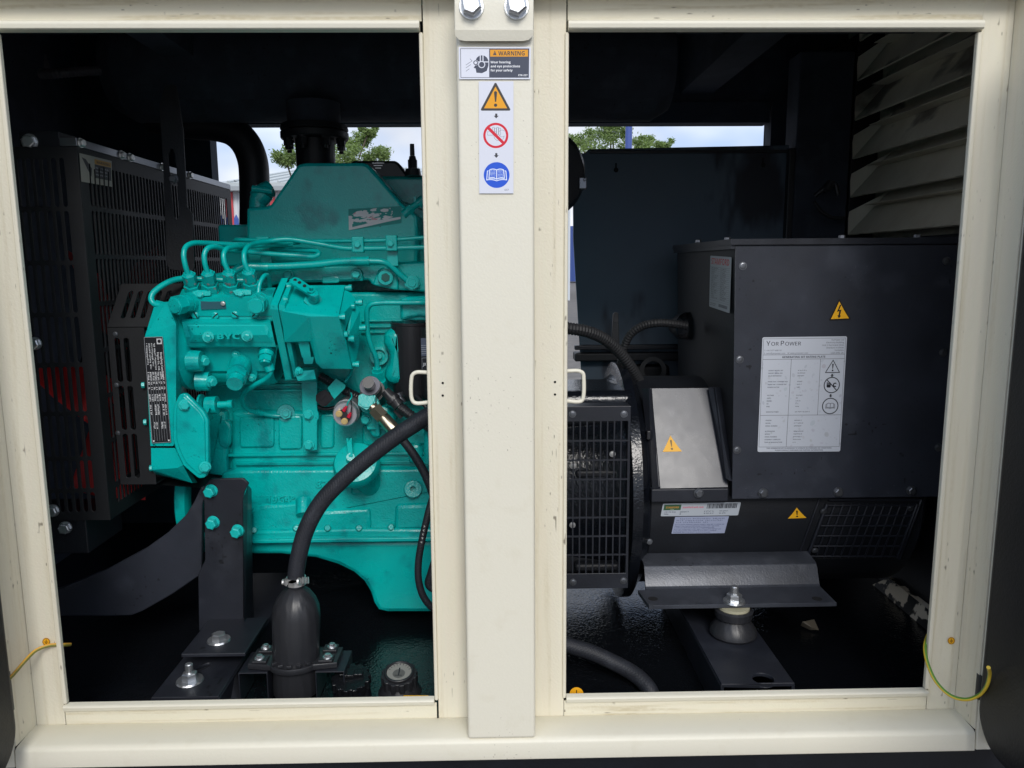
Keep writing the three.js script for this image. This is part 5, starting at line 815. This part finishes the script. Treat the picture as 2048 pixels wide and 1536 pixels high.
add('plug_body', mg(hull([[632, 790, -.302], [640, 783, -.302], [651, 779, -.298], [668, 797, -.298], [652, 812, -.302], [644, 813, -.302], [632, 802, -.302], [632, 790, -.324], [651, 779, -.324], [668, 797, -.324], [644, 813, -.324]]), hull([[640, 797, -.300], [650, 786, -.300], [653, 788, -.300], [643, 800, -.300], [640, 797, -.298], [650, 786, -.297], [653, 788, -.297], [643, 800, -.298]]), hull([[648, 806, -.300], [664, 792, -.297], [666, 795, -.297], [651, 809, -.300], [648, 806, -.303], [666, 795, -.303], [651, 809, -.303]])), M.plastic, plug);
add('lead', tube([[689, 765, -.305], [698, 754, -.31], [703, 742, -.32], [702, 730, -.33]], .0026, 24, 8), M.teal, plug);
// right bay: conduits, floor hose, lifting eye
solo('cable_conduit', conduit([[1090, 640, -.36], [1130, 655, -.36], [1170, 662, -.37], [1205, 676, -.39], [1235, 700, -.41], [1262, 735, -.43], [1285, 775, -.46]], .0108, .0058), M.conduit, 'thick corrugated conduit dropping from the middle jamb behind the coupling guard', 'conduit');
solo('cable_conduit', conduit([[1374, 652, -.46], [1350, 648, -.46], [1315, 646, -.46], [1285, 652, -.47], [1262, 668, -.48], [1248, 695, -.49], [1240, 740, -.50], [1236, 780, -.50]], .0080, .0055), M.conduit, 'thinner corrugated conduit bending into the side of the alternator terminal box', 'conduit');
const eye = solo('lifting_eye', mg(ext([[1226, 628], [1231, 624], [1237, 626], [1239, 690], [1262, 725], [1275, 738], [1266, 742], [1236, 712], [1224, 680]], -.52, .008, .001, .003), turned([1232, 640, -.519], [1232, 640, -.5185], [[0, .005], [1, .005]])), M.blackDeep, 'flat steel lifting eye standing between the two conduits', 'lifting eye');
solo('floor_hose', tube([[1080, 1270, -.16], [1135, 1290, -.16], [1180, 1304, -.155], [1225, 1324, -.145], [1262, 1344, -.13], [1285, 1362, -.115], [1302, 1385, -.10], [1306, 1420, -.095]], .0125, 90, 22), hoseM, 'black braided hose lying on the floor at the corner below the coupling guard', 'hose');
{ const q = PY(1620, 1250, .70), g = []; const r2 = rng(77), pts = []; for (let i = 0; i < 16; i++) pts.push(V(q.x + (r2() - .5) * .03, .692 + r2() * .018, q.z + (r2() - .5) * .022)); solo('crumpled_wrapper', flat(new ConvexGeometry(pts)), std({ color: new THREE.Color().setRGB(.13, .115, .09), roughness: .3 }), 'small crumpled brown wrapper on the dark floor right of the floor beam', 'wrapper'); }

// ---------------------------------------------------------------- things against the far side
const panel = thing('control_panel_box', 'dark blue grey control panel box closing the far side behind the alternator', 'panel box', [1370, 690, -.80]);
{
  const z = -.78, sheet = std({ map: rep(tex(512, (u, v) => { let c = mix3([.33, .395, .46], [.29, .345, .405], tf(u, v, 5, 5, 601, 4)); return mix3(c, [.12, .13, .17], .85 * sstep(.56, .68, tf(u, v, 9, 3, 605, 5))); }), .9), roughness: .58 });
  add('back_sheet', mg(ext([[1146, 306], [1170, 306], [1178, 298], [1578, 290], [1586, 900], [1172, 900], [1147, 480]], z, .012, .002)), sheet, panel);
  add('rim', mg(pb(1180, 300, 1580, 306, z + .008, .008, .001), pb(1570, 296, 1582, 700, z + .02, .02, .002), pb(1150, 690, 1420, 699, z + .02, .02, .002)), M.black, panel);
  for (const [x, y] of [[1232, 340], [1526, 330]]) { const h = add('keyhole', mg(lathe([x, y, z + .0006], [x, y, z + .0012], [[.0055, 0], [.005, 1], [0, 1]], 16), pb(x - 1.6, y - 14, x + 1.6, y, z + .001, .0008, 0)), M.hole, panel); }
  add('lower_shelf', mg(pb(1150, 706, 1420, 722, z + .03, .05, .003), ...[[1310, 730]].map(([x, y]) => pb(x - 40, y, x + 30, y + 60, z + .02, .03, .01)), lathe([1306, 740, z + .03], [1306, 740, z + .05], [[.03, 0], [.03, 1], [.02, 1], [.02, 0]], 24)), M.blackDeep, panel);
}
solo('inner_column', mg(bx(P(1592, 300, -.76).x, P(1700, 300, -.76).x, .70, 1.81, -.83, -.76, .004)), M.foam, 'dark steel column between the panel box and the louvred end wall', 'column');
{ const w = thing('wire_bundle', 'small bundle of dark wires hanging beside the column above the terminal box', 'wire bundle', [1660, 440, -.70]); add('wires', mg(tube([[1630, 392, -.70], [1650, 376, -.69], [1668, 366, -.69], [1676, 390, -.69]], .005, 24, 8), tube([[1628, 404, -.69], [1644, 424, -.69], [1668, 436, -.69], [1690, 436, -.69]], .004, 24, 8), lathe([1648, 384, -.69], [1664, 362, -.69], [[.004, 0], [.009, .2], [.009, .9], [0, 1]], 12)), M.plastic, w); }
// air cleaner at the middle, mostly behind the post
const ac = thing('air_cleaner', 'round black air cleaner canister peeping out right of the middle jamb', 'air cleaner', [1110, 420, -.40]);
add('canister', lathe([1060, 350, -.48], [1112, 348, -.40], [[0, 0], [.07, 0], [.075, .1], [.075, .8], [.068, .9], [.06, 1], [0, 1]], 48), M.plastic, ac);
add('rim', lathe([1078, 349, -.455], [1096, 349, -.43], [[.074, 0], [.079, .1], [.079, .9], [.074, 1]], 48), M.black, ac);
add('clip', mg(pb(1158, 354, 1174, 378, -.42, .012, .002), pb(1168, 356, 1172, 362, -.415, .006, .001)), M.darkZinc, ac);
// exhaust outlet flange above the engine
const ex = thing('exhaust_pipe', 'black exhaust pipe with bolted flange rising behind the teal housing', 'exhaust pipe', [628, 330, -.52]);
{
  const p0 = P(628, 345, -.52), ym = P(628, 268, -.52).y, c = V(p0.x, 0, -.54);
  add('pipe', lathe(V(c.x, p0.y - .06, c.z), V(c.x, ym, c.z), [[.037, 0], [.037, 1]], 40), M.blackDeep, ex);
  const fl = add('flange', mg(lathe(V(c.x, ym - .008, c.z), V(c.x, ym + .006, c.z), [[.03, 0], [.062, 0], [.064, .2], [.064, .9], [.062, 1], [0, 1]], 40), lathe(V(c.x, ym + .008, c.z), V(c.x, ym + .020, c.z), [[0, 0], [.062, 0], [.064, .2], [.062, .9], [.05, 1], [0, 1]], 40)), M.blackDeep, ex);
  for (let i = 0; i < 8; i++) { const t = i / 8 * Math.PI * 2 + .2; add('flange_stud', mg(turned(V(c.x + .053 * Math.cos(t), ym - .030, c.z + .053 * Math.sin(t)), V(c.x + .053 * Math.cos(t), ym - .006, c.z + .053 * Math.sin(t)), [[0, .0045], [.3, .0045], [.3, .0085, 'hex'], [.8, .0085, 'hex'], [.8, .010], [1, .010]], 12)), M.blackDeep, ex); }
  add('silencer', mg(lathe(V(c.x, ym + .02, c.z), V(c.x, ym + .06, c.z), [[.05, 0], [.05, 1]], 32), lathe(V(-.75, ym + .14, -.62), V(.35, ym + .14, -.62), [[0, 0], [.08, 0], [.10, .03], [.10, .97], [.08, 1], [0, 1]], 40)), M.foam, ex);
}
solo('intake_duct', tube([[300, 235, -.66], [380, 248, -.66], [430, 252, -.66], [465, 262, -.66], [490, 285, -.66], [505, 320, -.66], [509, 370, -.66], [509, 460, -.66]], .0305, 80, 28), M.blackDeep, 'fat black intake duct bending down in front of the far opening', 'duct');
{ // worn white print along the looping drain hose
  const h = scene.children.find(o => o.name === 'drain_hose'), pr = [[849.5, 1057], [847.5, 1066], [845.5, 1075], [843.5, 1084]];
  const m = printMat(64, 256, (k, w, h2) => { k.clearRect(0, 0, w, h2); for (let i = 0; i < 5; i++) { k.save(); k.translate(44, 24 + i * 50); k.rotate(Math.PI / 2); txt(k, 'AVVPS'[i], 0, 20, 'bold 46px sans-serif', '#d8d8d4', 'center'); k.restore(); } });
  add('hose_print', quadGeo([846, 1048, -.1822], [851.5, 1049.5, -.1822], [844, 1090, -.1808], [838.5, 1088, -.1808], .0003), m, h);
}

// ---------------------------------------------------------------- the yard outside
const gtex = tex(512, (u, v) => mix3([.47, .45, .43], [.36, .35, .34], tf(u, v, 30, 30, 801, 5)));
{ const g = new THREE.PlaneGeometry(160, 160); g.rotateX(-Math.PI / 2); struct('ground', g, std({ map: rep(gtex, 3), roughness: .9 })); }
const sk = (px, py, dist) => P(px, py, 1 - dist);                 // dist metres in front of the camera
{
  const D = 30, wall = std({ map: rep(tex(256, (u, v) => mix3([.80, .82, .84], [.62, .65, .68], sstep(.3, .5, Math.abs(((u * 8) % 1) - .5)) * .5 + .2 * tf(u, v, 6, 6, 811, 3))), 2), roughness: .6 });
  const a = sk(452, 365, D), r = sk(770, 300, D), ev = a.y, x0 = a.x, x1 = x0 + 13, bd = thing('industrial_building', 'white clad industrial building with grey roof and red corner trim beyond the far opening', 'building', V((x0 + x1) / 2, 0, -D - 4));
  add('wall', bx(x0, x1, 0, ev - .25, -D - 9, -D + 1, 0), wall, bd);
  const rf = sk(448, 362, D), rb = sk(560, 330, D + 4);
  add('roof', hull([V(x0 - .3, ev - .05, -D + 1.4), V(x1 + .3, ev - .05, -D + 1.4), V(x0 + 1.8, ev + 1.1, -D - 4), V(x1, ev + 1.1, -D - 4), V(x0 - .3, ev - .05, -D - 9.4), V(x1 + .3, ev - .05, -D - 9.4), V(x0 - .3, ev - .2, -D + 1.4), V(x1 + .3, ev - .2, -D + 1.4)]), std({ color: new THREE.Color().setRGB(.42, .46, .47), roughness: .5 }), bd);
  for (let i = 0; i < 20; i++) add('roof_rib', cyl(V(x0 + .2 + i * .62, ev - .02, -D + 1.4), V(x0 + 1.9 + i * .54, ev + 1.12, -D - 4), .05, .05, 6), std({ color: new THREE.Color().setRGB(.50, .54, .55), roughness: .5 }), bd);
  add('gutter', bx(x0 - .35, x1 + .35, ev - .35, ev - .17, -D + 1.25, -D + 1.5, .02), std({ color: new THREE.Color().setRGB(.30, .33, .35), roughness: .5 }), bd);
  for (const px of [457, 541]) { const q = sk(px, 385, D); add('red_trim', bx(q.x - .12, q.x + .16, 0, ev - .36, -D + 1.0, -D + 1.06, .01), std({ color: new THREE.Color().setRGB(.5, .05, .06), roughness: .5 }), bd); }
  { const q = sk(468, 370, D); add('wall_vent', lathe(V(q.x, q.y, -D + 1.001), V(q.x, q.y, -D + 1.1), [[.18, 0], [.18, 1], [.1, 1], [0, .6]], 20), std({ color: new THREE.Color().setRGB(.12, .13, .14), roughness: .6 }), bd); const w = sk(553, 372, D); add('wall_light', bx(w.x - .1, w.x + .1, w.y - .1, w.y + .1, -D + 1.001, -D + 1.15, .02), std({ color: new THREE.Color().setRGB(.75, .77, .8), roughness: .4 }), bd); }
}
// trees: trunk, limbs, and a crown of many small leaves
function tree(label, base, H, blobs, leaf, seed, count, size) {
  const q = rng(seed), t = thing('tree', label, 'tree', base, 'trees beyond the far opening'), L = [];
  const tops = blobs.map(([x, y, z]) => V(x, y, z));
  add('trunk', mg(tube([base, V(base.x + .05, H * .25, base.z), V(base.x, H * .45, base.z)], .06, 12, 8), ...tops.map(p => tube([V(base.x, H * .3, base.z), V(lerp(base.x, p.x, .5), lerp(H * .3, p.y, .55), lerp(base.z, p.z, .5)), p], .016, 10, 6))), std({ color: new THREE.Color().setRGB(.10, .08, .06), roughness: .9 }), t);
  const pos = [], n = V(), u = V(), w = V();
  for (let i = 0; i < count; i++) {
    const [bx_, by, bz, br] = blobs[Math.floor(q() * blobs.length)], sub = Math.floor(q() * 9), th = sub * 2.4, fl = rng(seed * 7 + sub * 13 + Math.floor(br * 1000))();
    const cx = bx_ + br * .62 * Math.cos(th) * (.5 + fl), cy = by + br * .62 * (fl - .5) * 1.7, cz = bz + br * .62 * Math.sin(th), g = () => (q() + q() + q() - 1.5) / 1.5;
    const p = V(cx + g() * br * .56, cy + g() * br * .48, cz + g() * br * .56);
    n.set(q() - .5, q() - .2, q() - .5).normalize(); u.set(q() - .5, q() - .7, q() - .5).cross(n).normalize(); w.crossVectors(n, u);
    const s = size * (.6 + q() * .8), A = p.clone().addScaledVector(u, -s), B = p.clone().addScaledVector(w, s * .42).addScaledVector(u, -.1 * s), C = p.clone().addScaledVector(u, s), D = p.clone().addScaledVector(w, -s * .42).addScaledVector(u, -.1 * s);
    for (const v of [A, B, C, A, C, D]) pos.push(v.x, v.y, v.z);
  }
  const g = new THREE.BufferGeometry(); g.setAttribute('position', new THREE.Float32BufferAttribute(pos, 3)); g.computeVertexNormals();
  add('crown', g, leaf, t);
}
const leafM = phy({ map: rep(tex(128, (u, v) => mix3([.42, .53, .24], [.56, .65, .36], tf(u, v, 4, 4, 821, 3))), 1.7), roughness: .8, transmission: .45, thickness: 0, side: THREE.DoubleSide });
{
  const D = 16, b = (px, py, rpx) => { const p = sk(px, py, D); return [p.x, p.y, p.z + (rnd() - .5) * 1.2, rpx * D / 1538]; };
  const q = sk(640, 480, D); tree('leafy green tree rising behind the exhaust flange, in front of the white building', V(q.x, 0, q.z), 3.6, [b(700, 275, 30), b(740, 305, 32), b(690, 320, 40), b(575, 315, 26), b(620, 300, 40), b(735, 262, 16), b(650, 360, 40)], leafM, 11, 17000, .030);
  const q2 = sk(1235, 480, D); tree('leafy green tree with its top in the strip of sky above the panel box', V(q2.x, 0, q2.z), 3.4, [b(1165, 275, 26), b(1225, 278, 30), b(1215, 255, 22), b(1290, 280, 22), b(1335, 284, 18), b(1185, 300, 40), b(1270, 300, 34), b(1240, 330, 60)], leafM, 23, 13000, .028);
}
{ const p = sk(470, 430, 14), bs = []; for (let i = 0; i < 7; i++) bs.push([p.x + (rnd() - .5) * .7, .55 + rnd() * 1.25, p.z + (rnd() - .5) * .6, .26]); tree('low green bush beside the white building, seen past the radiator guard', V(p.x, 0, p.z), 1.2, bs, leafM, 37, 2600, .05); }
{ const q = sk(1257, 300, 12); solo('lamp_post', cyl(V(q.x, 0, q.z), V(q.x, 6, q.z), .055, .05, 16), std({ color: new THREE.Color().setRGB(.05, .09, .32), roughness: .4 }), 'slim blue lamp post against the tree above the panel box', 'lamp post'); }
{ const q = sk(1139, 500, 60), z = q.z; const c = thing('blue_container', 'tall blue container in the yard between the middle jamb and the panel box', 'container', V(q.x, 0, z)); add('body', mg(bx(q.x - .8, q.x + 6, .1, sk(1139, 452, 60).y, z - 2.4, z, .02), ...[0, 1, 2, 3].map(i => bx(q.x - .3 + i * 1.2, q.x + .2 + i * 1.2, .12, sk(1139, 455, 60).y, z, z + .1, .01))), std({ color: new THREE.Color().setRGB(.03, .07, .26), roughness: .45 }), c); }
{ const D = 17, q = sk(466, 432, D), f = thing('palisade_fence', 'blue palisade fence seen past the edge of the radiator guard', 'fence', V(q.x, 0, q.z)), m = std({ color: new THREE.Color().setRGB(.04, .09, .34), roughness: .5 });
  for (let i = 0; i < 9; i++) { const x = q.x - .48 + i * .165; add('paling', mg(bx(x, x + .10, .05, q.y - .06, q.z - .02, q.z, .004), hull([V(x, q.y - .061, q.z - .02), V(x + .10, q.y - .061, q.z - .02), V(x, q.y - .061, q.z), V(x + .10, q.y - .061, q.z), V(x + .05, q.y + .04, q.z - .01)])), m, f); }
  add('fence_rail', mg(bx(q.x - .6, q.x + 1.1, q.y - .42, q.y - .36, q.z - .05, q.z - .021, .004), bx(q.x - .6, q.x + 1.1, .3, .36, q.z - .05, q.z - .021, .004)), m, f); }
renderer.render(scene, camera);
